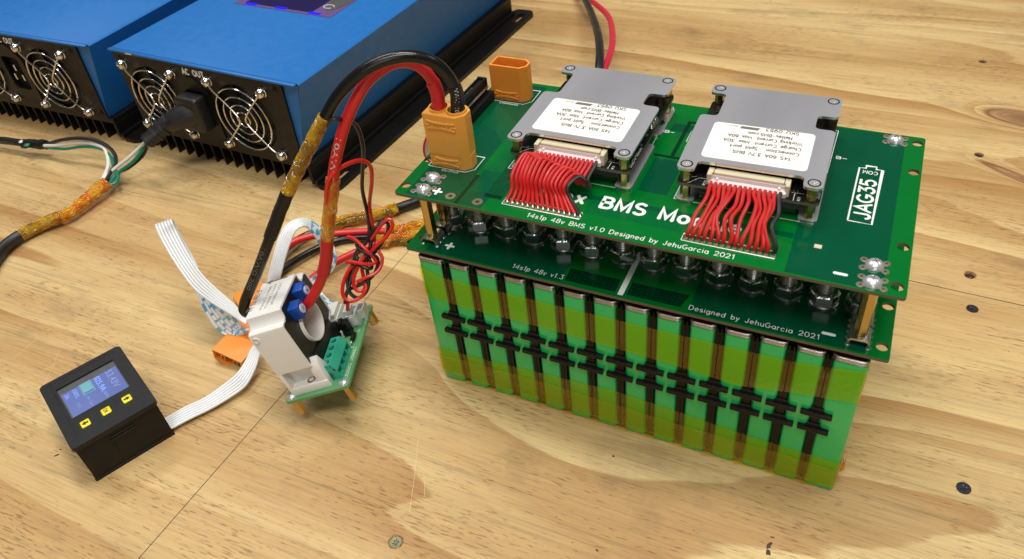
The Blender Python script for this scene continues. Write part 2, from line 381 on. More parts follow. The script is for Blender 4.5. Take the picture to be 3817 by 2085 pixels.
    def plate(s, outline, holes, z0, z1):
        """flat plate with real holes"""
        bm = s.bm; loops = [outline]+holes; all_top = []; es = []
        for lp in loops:
            vs = [s.v((p[0], p[1], z1)) for p in lp]; all_top.append(vs)
            es += [bm.edges.new((vs[i], vs[(i+1) % len(vs)])) for i in range(len(vs))]
        g = bmesh.ops.triangle_fill(bm, use_beauty=True, use_dissolve=False, edges=es)
        fs = [f for f in g['geom'] if isinstance(f, bmesh.types.BMFace)]
        mp = {}
        inv = (s.X.to_3x3() @ Vector((0, 0, z0-z1)))
        for vs in all_top:
            for v in vs: mp[v] = bm.verts.new(v.co+inv)
        for f in fs: s.face([mp[v] for v in reversed(f.verts)])
        for vs in all_top:
            for i in range(len(vs)):
                a, b = vs[i], vs[(i+1) % len(vs)]; s.face([a, b, mp[b], mp[a]])
        return s
    def build(s, name, mt, parent=None, smooth=True, ang=35, mats=None, matf=None, **props):
        bmesh.ops.recalc_face_normals(s.bm, faces=s.bm.faces[:])
        for v in s.bm.verts: v.co *= U
        me = bpy.data.meshes.new(name)
        if smooth:
            for f in s.bm.faces: f.smooth = True
            lim = R_(ang)
            for e in s.bm.edges:
                if len(e.link_faces) == 2 and e.calc_face_angle(0) > lim: e.smooth = False
        me.materials.append(mt)
        for x in (mats or []): me.materials.append(x)
        if matf:
            for f in s.bm.faces: f.material_index = matf(f)
        s.bm.to_mesh(me); s.bm.free()
        o = bpy.data.objects.new(name, me); COL.objects.link(o); o.parent = parent
        for k, v in props.items(): o[k] = v
        return o
def thing(name, label, cat, M4=None, group=None):
    o = bpy.data.objects.new(name, None); COL.objects.link(o); o.empty_display_size = .01
    if M4 is not None:
        m = M4.copy(); m.translation = m.translation*U; o.matrix_world = m
    o['label'] = label; o['category'] = cat
    if group: o['group'] = group
    return o
def tag(o, label, cat, group=None):
    o['label'] = label; o['category'] = cat
    if group: o['group'] = group
    return o
def T(x, y, z, rz=0): return Matrix.Translation((x, y, z)) @ Matrix.Rotation(R_(rz), 4, 'Z')
def inst(o, parent, M4=None, name=None):
    c = o.copy(); c.name = name or o.name.split('.')[0]; COL.objects.link(c); c.parent = parent
    c.matrix_parent_inverse = Matrix.Identity(4)
    if M4 is not None:
        m = M4.copy(); m.translation = m.translation*U; c.matrix_local = m
    return c
def copy_tree(o, parent=None):
    c = o.copy(); COL.objects.link(c)
    if parent is not None:
        c.parent = parent; c.matrix_parent_inverse = o.matrix_parent_inverse.copy(); c.matrix_basis = o.matrix_basis.copy()
    for ch in list(o.children): copy_tree(ch, c)
    return c
def rrect(x0, y0, x1, y1, r, n=4):
    out = []
    for cx, cy, a0 in ((x1-r, y0+r, -90), (x1-r, y1-r, 0), (x0+r, y1-r, 90), (x0+r, y0+r, 180)):
        for i in range(n+1):
            a = R_(a0+90*i/n); out.append((cx+r*math.cos(a), cy+r*math.sin(a)))
    return out
def circ(x, y, r, n=20): return [(x+r*math.cos(2*math.pi*i/n), y+r*math.sin(2*math.pi*i/n)) for i in range(n)]
def text_polys(body, bold=0.0):
    c = bpy.data.curves.new('lettering', 'FONT'); c.body = body; c.size = 1; c.offset = bold; c.fill_mode = 'FRONT'; c.resolution_u = 3
    o = bpy.data.objects.new('lettering', c); COL.objects.link(o)
    bpy.context.view_layer.update()
    dg = bpy.context.evaluated_depsgraph_get(); me = o.evaluated_get(dg).to_mesh()
    vs = [Vector(v.co) for v in me.vertices]; fs = [tuple(p.vertices) for p in me.polygons]
    o.evaluated_get(dg).to_mesh_clear(); bpy.data.objects.remove(o); bpy.data.curves.remove(c)
    return vs, fs
def letters(mb, body, o, xd, yd, width=None, height=None, bold=0.0, lift=.004, align='L', fn=None, slant=0):
    """lettering laid on a plane at o with unit axes xd, yd; width and height are of the ink"""
    vs, fs = text_polys(body, 0)
    if not vs: return
    x0 = min(v.x for v in vs); x1 = max(v.x for v in vs); y0 = min(v.y for v in vs); y1 = max(v.y for v in vs)
    sy = (height/(y1-y0)) if height else None; sx = (width/(x1-x0)) if width else sy
    sy = sy or sx
    o, xd, yd = Vector(o), Vector(xd), Vector(yd); nd = xd.cross(yd).normalized()
    off = 0 if align == 'L' else -(x1-x0)*sx/2 if align == 'C' else -(x1-x0)*sx
    bb_ = bold*sy*2.2
    for ci, (ox_, oy_) in enumerate(((0, 0), (1, 0), (-1, 0), (0, 1)) if bold > 0 else ((0, 0),)):
        nv = []
        for v in vs:
            a, b = (v.x-x0)*sx+off+ox_*bb_, (v.y-y0)*sy+oy_*bb_
            a += slant*b
            nv.append(mb.v(fn(a, b) if fn else o+xd*a+yd*b+nd*(lift+.0007*ci)))
        for f in fs: mb.face([nv[i] for i in f])
def arc_(cx, cy, rx, ry, a0, a1, n=8):
    return [(cx+rx*math.cos(R_(a0+(a1-a0)*i/n)), cy+ry*math.sin(R_(a0+(a1-a0)*i/n))) for i in range(n+1)]
X_ = .64
GL = {
 ' ': (.5, []), '.': (.18, [[(.09, .0), (.09, .02)]]), '-': (.6, [[(.05, .42), (.55, .42)]]), '+': (.6, [[(.05, .42), (.55, .42)], [(.3, .16), (.3, .68)]]),
 '0': (.66, [arc_(.33, .5, .31, .5, 90, 450, 18)]), '1': (.42, [[(.06, .80), (.28, 1), (.28, 0)]]),
 '2': (.66, [arc_(.32, .70, .28, .30, 165, -35, 9)+[(.03, 0), (.64, 0)]]), '3': (.64, [[(.06, 1), (.58, 1), (.30, .60)]+arc_(.31, .31, .29, .31, 80, -150, 9)]),
 '4': (.70, [[(.50, 0), (.50, 1), (.02, .30), (.68, .30)]]), '5': (.64, [[(.56, 1), (.12, 1), (.08, .56)]+arc_(.31, .32, .30, .32, 120, -150, 9)]),
 '8': (.66, [arc_(.33, .76, .25, .24, -90, 270, 14), arc_(.33, .27, .31, .27, 90, 450, 14)]), '9': (.66, [arc_(.33, .66, .29, .34, 0, 360, 14), [(.62, .66), (.56, .28), (.38, 0), (.16, .02)]]),
 'A': (.76, [[(0, 0), (.38, 1), (.76, 0)], [(.14, .34), (.62, .34)]]), 'B': (.70, [[(.04, 0), (.04, 1), (.36, 1)]+arc_(.38, .77, .24, .23, 90, -90, 6)+[(.04, .53)], [(.38, .53)]+arc_(.38, .265, .29, .265, 90, -90, 7)+[(.04, 0)]]),
 'C': (.74, [arc_(.38, .5, .36, .5, 48, 312, 14)]), 'D': (.74, [[(.04, 0), (.04, 1), (.3, 1)]+arc_(.3, .5, .40, .5, 85, -85, 10)+[(.3, 0), (.04, 0)]]),
 'F': (.60, [[(.04, 0), (.04, 1), (.6, 1)], [(.04, .52), (.44, .52)]]), 'G': (.78, [arc_(.40, .5, .38, .5, 48, 340, 15)+[(.76, .42), (.46, .42)]]),
 'H': (.72, [[(.04, 0), (.04, 1)], [(.68, 0), (.68, 1)], [(.04, .52), (.68, .52)]]), 'I': (.16, [[(.08, 0), (.08, 1)]]), 'J': (.54, [[(.46, 1), (.46, .26)]+arc_(.25, .24, .21, .24, -10, -175, 7)]),
 'M': (.86, [[(.04, 0), (.04, 1), (.43, .12), (.82, 1), (.82, 0)]]), 'N': (.72, [[(.04, 0), (.04, 1), (.68, 0), (.68, 1)]]), 'O': (.84, [arc_(.42, .5, .40, .5, 90, 450, 18)]), 'P': (.66, [[(.04, 0), (.04, 1), (.36, 1)]+arc_(.38, .74, .26, .26, 90, -90, 7)+[(.04, .48)]]),
 'R': (.70, [[(.04, 0), (.04, 1), (.36, 1)]+arc_(.38, .74, .26, .26, 90, -90, 7)+[(.04, .48)], [(.36, .48), (.68, 0)]]),
 'S': (.68, [arc_(.34, .76, .28, .24, 35, 240, 8)+arc_(.34, .25, .31, .26, 62, -145, 9)]), 'T': (.68, [[(0, 1), (.68, 1)], [(.34, 1), (.34, 0)]]), 'U': (.72, [[(.04, 1), (.04, .3)]+arc_(.36, .3, .32, .3, 190, 350, 8)+[(.68, 1)]]), 'X': (.7, [[(.02, 0), (.68, 1)], [(.02, 1), (.68, 0)]]),
 'a': (.58, [arc_(.29, .32, .26, .32, 20, 380, 14), [(.55, .64), (.55, 0)]]), 'b': (.58, [arc_(.31, .32, .26, .32, 0, 360, 14), [(.05, 1), (.05, 0)]]), 'c': (.56, [arc_(.31, .32, .28, .32, 50, 310, 11)]), 'd': (.58, [arc_(.29, .32, .26, .32, 0, 360, 14), [(.55, 1), (.55, 0)]]),
 'e': (.60, [[(.04, .34), (.56, .34)]+arc_(.30, .32, .27, .32, 10, 310, 12)]), 'g': (.58, [arc_(.29, .32, .26, .32, 0, 360, 14), [(.55, .64), (.55, -.1)]+arc_(.30, -.1, .25, .2, 0, -140, 6)]),
 'h': (.54, [[(.05, 1), (.05, 0)], [(.05, .38)]+arc_(.27, .40, .22, .24, 150, 0, 6)+[(.49, 0)]]), 'i': (.14, [[(.07, .64), (.07, 0)], [(.07, .88), (.07, .90)]]), 'l': (.14, [[(.07, 1), (.07, 0)]]),
 'n': (.54, [[(.05, .64), (.05, 0)], [(.05, .38)]+arc_(.27, .40, .22, .24, 150, 0, 6)+[(.49, 0)]]), 'o': (.62, [arc_(.31, .32, .28, .32, 90, 450, 14)]), 'p': (.58, [arc_(.31, .32, .26, .32, 0, 360, 14), [(.05, .64), (.05, -.3)]]),
 'r': (.36, [[(.05, .64), (.05, 0)], [(.05, .38)]+arc_(.27, .40, .22, .24, 150, 80, 4)]), 's': (.48, [arc_(.25, .48, .19, .16, 30, 235, 6)+arc_(.25, .16, .22, .16, 65, -145, 7)]), 'u': (.54, [[(.05, .64), (.05, .24)]+arc_(.27, .24, .22, .24, 180, 340, 6)+[(.49, .64)], [(.49, .64), (.49, 0)]]),
 '6': (.66, [arc_(.34, .33, .29, .33, 0, 360, 14), [(.05, .33), (.12, .72), (.32, 1), (.5, 1)]]), '7': (.62, [[(.02, 1), (.6, 1), (.22, 0)]]), 'V': (.74, [[(.02, 1), (.37, 0), (.72, 1)]]), 'W': (1.0, [[(.02, 1), (.26, 0), (.5, .95), (.74, 0), (.98, 1)]]), 'K': (.68, [[(.04, 0), (.04, 1)], [(.66, 1), (.04, .40)], [(.26, .60), (.68, 0)]]),
 'E': (.62, [[(.62, 1), (.04, 1), (.04, 0), (.62, 0)], [(.04, .52), (.5, .52)]]), 'L': (.58, [[(.04, 1), (.04, 0), (.58, 0)]]), ':': (.18, [[(.09, .08), (.09, .10)], [(.09, .54), (.09, .56)]]), 't': (.34, [[(.16, .9), (.16, 0), (.32, 0)], [(.0, .64), (.32, .64)]]), 'k': (.5, [[(.05, 1), (.05, 0)], [(.46, .64), (.05, .24)], [(.20, .38), (.48, 0)]]),
 'v': (.50, [[(.02, .64), (.25, 0), (.48, .64)]]), 'x': (.52, [[(.04, 0), (.48, .64)], [(.04, .64), (.48, 0)]]), 'y': (.50, [[(.02, .64), (.26, 0)], [(.48, .64), (.20, -.22), (.04, -.3)]]), 'm': (.86, [[(.05, .64), (.05, 0)], [(.05, .38)]+arc_(.25, .42, .19, .22, 150, 0, 5)+[(.44, 0)], [(.44, .38)]+arc_(.63, .42, .19, .22, 150, 0, 5)+[(.82, 0)]]),
}
def strokes(mb, body, o, xd, yd, width, height, pen=.10, gap=.22, lift=.006):
    """single-stroke board lettering, like the plotted characters on circuit boards"""
    o, xd, yd = Vector(o), Vector(xd), Vector(yd); nd = xd.cross(yd).normalized()
    adv = 0; pos = []
    for c in body: pos.append(adv); adv += GL[c][0]+gap
    tot = adv-gap; kx = width/tot; ky = height; hw = pen*height/2; q = 0
    for c, x0 in zip(body, pos):
        for st in GL[c][1]:
            P = [Vector(((x0+p[0])*kx, p[1]*ky)) for p in st]
            d0 = (P[1]-P[0]).normalized(); d1 = (P[-1]-P[-2]).normalized(); closed = (P[0]-P[-1]).length < 1e-6
            if not closed: P = [P[0]-d0*hw*.7]+P+[P[-1]+d1*hw*.7]
            L = []; Rr = []; n = len(P)
            for i, p in enumerate(P):
                if closed: a, b = P[i-1 if i > 0 else n-2], P[i+1 if i < n-1 else 1]
                else: a, b = P[max(i-1, 0)], P[min(i+1, n-1)]
                da = (p-a).normalized() if (p-a).length > 1e-9 else (b-p).normalized(); db = (b-p).normalized() if (b-p).length > 1e-9 else da
                t = (da+db); t = t.normalized() if t.length > .2 else da
                k = 1/max(.45, abs(t.dot(da))); w = hw*(.55 if (not closed and i in (0, n-1)) else 1)
                nn = Vector((-t.y, t.x))*w*k
                z = lift+.0008*(q % 9)
                L.append(mb.v(o+xd*(p.x+nn.x)+yd*(p.y+nn.y)+nd*z)); Rr.append(mb.v(o+xd*(p.x-nn.x)+yd*(p.y-nn.y)+nd*z))
            for i in range(n-1): mb.face([L[i], L[i+1], Rr[i+1], Rr[i]])
            q += 1
def on_tube(P, Ns, r, s0, ang):
    """mapping of flat lettering onto a cable: a along it from arc length s0, b round it"""
    L = [0]
    for a, b in zip(P, P[1:]): L.append(L[-1]+(b-a).length)
    def f(a, b):
        s = s0+a; i = 0
        s = max(0, min(s, L[-1]-1e-6))
        while i < len(L)-2 and L[i+1] < s: i += 1
        t = (s-L[i])/(L[i+1]-L[i]); p = P[i].lerp(P[i+1], t); tn = (P[i+1]-P[i]).normalized(); n = Ns[i].lerp(Ns[i+1], t)
        n = (n-tn*n.dot(tn)).normalized(); bb = tn.cross(n); th = ang+b/r
        return p+(n*math.cos(th)+bb*math.sin(th))*(r+.006)
    return f
def strip(mb, pts, w, z, h=.003):
    """narrow flat ribbon following 2-D points"""
    P = [Vector((p[0], p[1], 0)) for p in pts]
    n = len(P); L = []; Rr = []
    for i, p in enumerate(P):
        d = (P[min(i+1, n-1)]-P[max(i-1, 0)]).normalized(); nn = Vector((-d.y, d.x, 0))
        k = 1.0
        if 0 < i < n-1:
            d1 = (P[i]-P[i-1]).normalized(); c = max(.5, abs(d1.dot(d))); k = 1/c
        L.append(mb.v((p.x+nn.x*w/2*k, p.y+nn.y*w/2*k, z+h))); Rr.append(mb.v((p.x-nn.x*w/2*k, p.y-nn.y*w/2*k, z+h)))
    for i in range(n-1): mb.face([L[i], L[i+1], Rr[i+1], Rr[i]])
def philips(mb, c, r, h, u, w, d, n=20, dome=True):
    """pan screw head with a real cross recess: dome with a cross sunk into it"""
    c = Vector(c)
    # radial grid: sectors; cross recess made by pushing vertices down
    rings = [0, .12, .2, .3, .42, .55, .7, .85, .95, 1.0, 1.0]; vs = []; N = 32
    for ri, rr in enumerate(rings):
        row = []
        for k in range(N if rr > 0 else 1):
            a = 2*math.pi*k/N; x = rr*math.cos(a); y = rr*math.sin(a)
            z = (h*(1-rr*rr*.75) if dome else h*(1-.05*rr)) if ri < len(rings)-1 else 0
            inx = (abs(x) < .13 and abs(y) < .52) or (abs(y) < .13 and abs(x) < .52)
            if inx: z -= h*(.42 if dome else .7)*(1-max(abs(x), abs(y))*.9)
            row.append(mb.v(c+u*(x*r)+w*(y*r)+d*z))
        vs.append(row)
    for A, B in zip(vs, vs[1:]):
        for i in range(N):
            j = (i+1) % N
            if len(A) == 1: mb.face([A[0], B[i], B[j]])
            else: mb.face([A[i], B[i], B[j], A[j]])
VX, VY, VZ = Vector((1,0,0)), Vector((0,1,0)), Vector((0,0,1))

# ================================================================== the bench top
bench = bpy.data.objects.new('workbench_top', None); COL.objects.link(bench); bench['kind'] = 'structure'
def seam_y(x): return 17.52-.034*x
SCREWS = ((995, 1363, .30, 'yscrew', 'yellowish countersunk screw in a splintered hole, near the bottom edge', .10, 1.22),
 (2424, 1229, .33, 'bscrew', 'black countersunk screw in clean wood, to the right of the battery pack base', .0, 1.0),
 (2446, 777, .31, 'bscrew', 'black countersunk screw just on the near side of the long plywood joint', .03, 1.08),
 (2441, 692, .29, 'bscrew', 'sunken black screw with a red speck, just beyond the long plywood joint', .22, 1.22),
 (2463, 390, .29, 'bscrew', 'sunken dark screw beside the reddish grain streak at the right edge', .18, 1.1),
 (2472, 155, .29, 'bscrew', 'farthest dark screw, near the upper right corner', .18, 1.1))
def ragged(px, py, r, n=22, amp=.16):
    c = at(px, py); out = []
    for i in range(n):
        a = 2*math.pi*i/n; q = r*(1+(amp*noise.noise(Vector((math.cos(a)*2.2+px, math.sin(a)*2.2, 2))) if amp else 0))
        out.append((c.x+q*math.cos(a), c.y+q*math.sin(a)))
    return out
for sgn in (-1, 1):
    mb = MB(); x0, x1 = -170, 170; far = 150
    g = .035
    if sgn < 0: poly = [(x0, -110), (x1, -110), (x1, seam_y(x1)-g), (x0, seam_y(x0)-g)]
    else: poly = [(x0, seam_y(x0)+g), (x1, seam_y(x1)+g), (x1, far), (x0, far)]
    hl = [ragged(px, py, r*k, amp=(.3 if k > 1.2 else .14 if k > 1.05 else 0)) for px, py, r, _, _, d, k in SCREWS if (at(px, py).y > seam_y(at(px, py).x)) == (sgn > 0)]
    mb.plate(poly, hl, -1.8, 0); mb.build('plywood_sheet', M['wood'], bench, smooth=False)
mb = MB(); mb.box((-170, -108, -2.6), (170, 148, -1.85)); mb.build('underlay_board', M['hole'], bench)
mb = MB()
P = [(-8.15+.062*(y+20)*.45, y) for y in range(-40, 31, 2)]
strip(mb, P, .042, 0, .006); mb.build('cut_line', M['pencil'], bench)
# pale scratches and small stains, each with its own outline
mb = MB()
def dline(a, b, w, z=.005):
    A = at(*a); B = at(*b); strip(mb, [(A.x, A.y), ((A.x+B.x)/2+.04, (A.y+B.y)/2+.03), (B.x, B.y)], w, 0, z)
for a, b, w in (((1052, 1100), (1030, 1290), .018), ((1065, 1195), (1068, 1250), .018), ((60, 960), (160, 905), .02), ((95, 1000), (150, 880), .016), ((30, 905), (95, 850), .02), ((1120, 1200), (1150, 1192), .02), ((570, 1290), (600, 1235), .016)):
    dline(a, b, w)
mb.build('scratch_marks', M['scratch'], bench, kind='stuff')
mb = MB()
def blot(px, py, rx, ry, ang, seed, lift=.004):
    c = at(px, py); vs = []
    for k in range(14):
        a = 2*math.pi*k/14; q = 1+.55*noise.noise(Vector((math.cos(a)*2, math.sin(a)*2, seed*3.7)))
        x, y = rx*q*math.cos(a), ry*q*math.sin(a); ca, sa = math.cos(ang), math.sin(ang)
        vs.append(mb.v((c.x+x*ca-y*sa, c.y+x*sa+y*ca, lift)))
    mb.face(vs)
for i, (px, py, rx, ry, an) in enumerate(((1935, 1372, .22, .09, 1.2), (1932, 1390, .12, .16, .3), (1943, 1352, .1, .04, .2), (1585, 1048, .06, .03, 0), (1543, 1148, .07, .05, .4), (142, 1146, .16, .05, .9), (152, 1131, .06, .04, .5), (1502, 1385, .05, .08, 1), (1400, 1300, .03, .03, 0), (2058, 785, .04, .03, 0), (2440, 880, .03, .03, 0), (560, 1088, .35, .012, .35), (598, 1080, .3, .015, .1), (455, 640, .09, .05, .1), (495, 1108, .09, .02, -.6), (2538, 885, .04, .03, 0), (1180, 1295, .03, .03, 0), (1440, 1365, .04, .03, 0), (2165, 1160, .05, .03, 0), (1745, 1335, .05, .02, .3))):
    blot(px, py, rx, ry, an, i)
mb.build('stain_marks', M['stain'], bench, kind='stuff')
# wood screws
for px, py, r, mt_, lab_, dep, kk in SCREWS:
    c = at(px, py); t = thing('wood_screw', lab_, 'screw', T(c.x, c.y, 0, random.uniform(0, 90)), 'screws driven into the bench top')
    if kk > 1.05:
        mb = MB(); n_ = 26; rings = []
        for rr, zz_ in ((r*kk*1.06, .015), (r*kk*.98, -.02), (r*.95, -dep-.05)):
            rings.append([mb.v((rr*(1+.10*noise.noise(Vector((math.cos(6.283*i/n_)*3+px, math.sin(6.283*i/n_)*3, zz_*9))))*math.cos(6.283*i/n_), rr*(1+.10*noise.noise(Vector((math.cos(6.283*i/n_)*3, math.sin(6.283*i/n_)*3+py, zz_*9))))*math.sin(6.283*i/n_), zz_+.02*noise.noise(Vector((i*.9, px, 0))))) for i in range(n_)])
        for A, B in zip(rings, rings[1:]):
            for i in range(n_): mb.face([A[i], A[(i+1) % n_], B[(i+1) % n_], B[i]])
        mb.build('torn_rim', M['woodedge'], t, smooth=False)
    mb = MB(); philips(mb, (0, 0, -dep+.004), r, .05, VX, VY, VZ, dome=False); mb.build('screw_head', M[mt_], t, ang=30)
    if dep > .2:
        mb = MB(); mb.lathe([(0, .06), (.06, .05), (.08, .0)], (.05, -.05, -dep), 8); mb.build('red_speck', M['thinred'], t)

# ================================================================== the inverters
def make_inverter():
    root = thing('inverter', '', 'inverter', T(-27.17, 13.94, 0, -3))
    yb = 33.0
    # heatsink: base plate, fins, side rails with foot flanges
    mb = MB(); mb.box((-8.9, .0, 1.72), (8.9, yb, 2.22), .03)
    for s in (-1, 1):
        mb.box((s*8.9, 0, .35), (s*8.62, yb, 1.72), .02)
        mb.plate(rrect(8.62 if s > 0 else -11.0, .0, 11.0 if s > 0 else -8.62, yb+1.3, .8), [[(s*x, y) for x, y in rrect(9.7, yb-1.8, 10.35, yb+.3, .3)], [(s*x, y) for x, y in rrect(9.7, 1.2, 10.35, 2.9, .3)]], .02, .40)
        mb.box((s*9.25, 0, .40), (s*8.9, yb, .75), .1, 2)
    hs = mb.build('heatsink', M['black_anod'], root)
    mb = MB(); mb.prism([(-.10, 1.72), (-.06, .0), (.06, .0), (.10, 1.72)], 0, yb)
    for v in mb.bm.verts: v.co = Vector((v.co.x, v.co.z, v.co.y))
    fin = mb.build('fin', M['black_anod'], hs, smooth=False)
    fin.location = Vector((-8.15, .05, 0))*U
    for k in range(1, 15):
        f = inst(fin, hs, T(-8.15+k*1.09, .05, 0))
    # casing: top lid leaning out over the right side
    prof = [(-8.75, 2.24), (-8.95, 9.1), (-8.8, 9.28), (10.1, 9.28), (10.25, 9.12), (8.35, 2.24)]
    mb = MB()
    n = len(prof); y0 = -.30
    A = [mb.v((x, .05, z)) for x, z in prof]; B = [mb.v((x, yb+.2, z)) for x, z in prof]
    for i in range(n): mb.face([A[i], A[(i+1) % n], B[(i+1) % n], B[i]])
    mb.face(B); mb.face([mb.v(p) for p in ((8.45, .05, 2.3), (10.2, .05, 9.1), (8.72, .05, 9.1))])
    mb.box((-8.93, y0, 9.10), (10.12, .06, 9.277), .03)
    mb.build('casing', M['blue'], root, ang=50)
    # front panel with two fan openings
    fc = [(-5.15, 5.45), (4.05, 5.45)]; fr = 2.78
    out = [(-8.55, 2.26), (8.5, 2.26), (8.72, 9.02), (-8.72, 9.02)]
    mb = MB(); mb.plate(out, [circ(x, z, fr, 40) for x, z in fc]+[rrect(-1.75, 3.7, .55, 7.2, .35)], -.12, 0)
    for v in mb.bm.verts: v.co = Vector((v.co.x, -.02+v.co.z, v.co.y))
    mb.build('front_panel', M['panel'], root)
    mb = MB(); mb.box((-8.5, .40, 2.3), (8.4, .44, 9.0)); mb.build('dark_liner', M['hole'], root)  # near-black sheet added to stand for the shaded inside of the casing
    ax = (VX, VZ, -VY)
    for (x, z) in fc:
        mb = MB(); mb.cyl((x, .41, z), 2.86, .36, 32, axis=ax, caps=False); mb.build('fan_shroud', M['blackplastic'], root)
        mb = MB(); mb.cyl((x, .28, z), 1.05, .3, 20, axis=ax, bev=.08)
        for k in range(7):
            a = 2*math.pi*k/7; ca, sa = math.cos(a), math.sin(a); cb, sb = math.cos(a+.55), math.sin(a+.55)
            q = [(x+1.0*ca, .10, z+1.0*sa), (x+2.65*ca, .08, z+2.65*sa), (x+2.65*cb, .27, z+2.65*sb), (x+1.0*cb, .27, z+1.0*sb)]
            vs = [mb.v(p) for p in q]; vs2 = [mb.v((p[0], p[1]+.03, p[2])) for p in q]
            mb.face(vs); mb.face(vs2[::-1])
            for i in range(4): mb.face([vs[i], vs[(i+1) % 4], vs2[(i+1) % 4], vs2[i]])
        mb.build('cooling_fan', M['blackplastic'], root)
        g = bpy.data.objects.new('fan_guard', None); COL.objects.link(g); g.parent = root
        yg = -.42
        for rr in (.62, 1.24, 1.9, 2.6):
            mb = MB(); mb.tube([(x+rr*math.cos(2*math.pi*i/28), yg, z+rr*math.sin(2*math.pi*i/28)) for i in range(28)], .062, 8, 1, True, smooth=False)
            mb.build('guard_ring', M['chrome'], g)
        h = 2.68
        for s in (-1, 1):
            for pts in ([(-h, h), (-2.2, 2.2), (-1.2, 1.2), (-.55, .48), (-.32, .0), (-.55, -.48), (-1.2, -1.2), (-2.2, -2.2), (-h, -h)],):
                mb = MB(); q = [(x+s*px, yg+(.12 if abs(px) > 2.5 else -.11), z+pz) for px, pz in pts]
                mb.tube(q, .068, 8, 5); mb.build('guard_spoke', M['chrome'], g)
        for sx in (-1, 1):
            for sz in (-1, 1):
                mb = MB(); c = (x+sx*h, 0, z+sz*h)
                mb.lathe([(0, .05), (.40, .05), (.42, .25), (.36, .30), (.40, .33), (.40, .45), (.30, .62), (.12, .70), (.1, .62), (0, .60)], c, 18, ax)
                mb.build('guard_screw', M['chrome'], root)
    for sx in (-8.05, 8.0):
        for sz in (2.75, 8.5):
            mb = MB(); philips(mb, (sx, -.14, sz), .27, .1, VX, VZ, -VY); mb.build('panel_screw', M['black_anod'], root)
    # mains socket
    s = MB(); s.plate([(-1.0, 8.15), (-.2, 8.15), (1.05, 7.0), (1.05, 3.0), (-.4, 2.85), (-2.2, 3.3), (-2.2, 7.4)], [rrect(-1.65, 3.9, .45, 7.0, .4)], -.12, .14)
    for v in s.bm.verts: v.co = Vector((v.co.x, -.14-v.co.z, v.co.y))
    sk = s.build('mains_socket', M['blackplastic'], root)
    for dx, dz in ((0, .5), (-.5, -.4), (.5, -.4)):
        mb = MB(); mb.box((-.6+dx-.08, -.2, 5.4+dz-.3), (-.6+dx+.08, .25, 5.4+dz+.3), .03); mb.build('contact_pin', M['steel'], sk)
    mb = MB(); strokes(mb, "AC OUT", (-1.2, -.145, 8.30), VX, VZ, 2.25, .46, .24, .26, .006); mb.build('lettering', M['silk'], root)
    # display window let into the lid
    w = MB(); w.box((-5.0, 9.9, 9.28), (5.4, 15.5, 9.33), .02); w.build('display_window', M['lcdframe'], root)
    w = MB(); w.box((-4.0, 10.25, 9.33), (3.2, 15.2, 9.345)); w.build('lcd_panel', M['lcd'], root)
    w = MB(); w.prism(circ(4.25, 13.5, 1.0, 24)+[], 9.33, 9.36)
    for v in w.bm.verts: v.co.y = 13.5+(v.co.y-13.5)*2.5
    w.build('button_pad', M['window'], root)
    w = MB(); w.tube([(4.0+.5*math.cos(a), 11.6+.35*math.sin(a), 9.36) for a in [i*.7 for i in range(9)]], .05, 6, 2); w.build('button_outline', M['silkdim'], root)
    for a in ((-3.2, 9.98), (.0, 10.05), (3.6, 10.0)):
        w = MB(); w.box((a[0]-.6, a[1], 9.335), (a[0]+.6, a[1]+.35, 9.36), .02); w.build('backlight', M['led'], root)
    w = MB(); w.box((-6.9, -.31, 9.12), (-6.2, -.28, 9.24)); w.build('paint_chip', M['alu_edge'], root)
    return root
inv1 = make_inverter(); inv1['label'] = 'blue inverter with a black plug in its socket and a glowing display on top'; inv1['group'] = 'blue grid tie inverters'
inv2 = copy_tree(inv1); inv2['label'] = 'blue inverter cut off by the left edge, its mains socket empty'
m = T(-48.6, 14.25, 0, 0); m.translation = m.translation*U; inv2.matrix_world = m

# ================================================================== battery pack
C0, PIT, ZL, ZU = 1.336, 1.532, 9.54, 12.97
pack = thing('battery_pack', 'row of fourteen green cells bound with amber tape and black spacers', 'battery pack', T(0, 0, 0))
def cell_proto():
    w, d0, d1 = .57, -.06, 11.4
    mb = MB(); mb.prism(rrect(-w, d0, w, d1, .20, 4), .02, 8.93, bev=.12, seg=3)
    c = mb.build('battery_cell', M['cell'], pack)
    mb = MB(); 
    for zz_, rr_, in_ in ((8.97, .055, .03), (9.10, .07, .035)):
        mb.tube([(x, y, zz_) for x, y in rrect(-w+in_, d0+in_, w-in_, d1-in_, .2, 5)], rr_, 8, 1, True, smooth=False, flat=1.0)
    mb.build('rolled_rim', M['tin'], c)
    mb = MB(); mb.box((-w+.05, d0+.06, 8.9), (w-.05, d1-.05, 9.08)); mb.build('top_insulator', M['topred'], c)
    return c
cell = cell_proto(); cell.location = Vector((C0, 0, 0))*U
for i in range(1, 14):
    c = inst(cell, pack, T(C0+PIT*i+random.uniform(-.012, .012), random.uniform(-.015, .015), random.uniform(-.02, .02), random.uniform(-.15, .15)), 'battery_cell')
    for ch in cell.children: inst(ch, c)
    if i == 13: c.scale.x = 1.24; c.location.x += .0007
cell.scale.x = 1.24; cell.location.x -= .0007
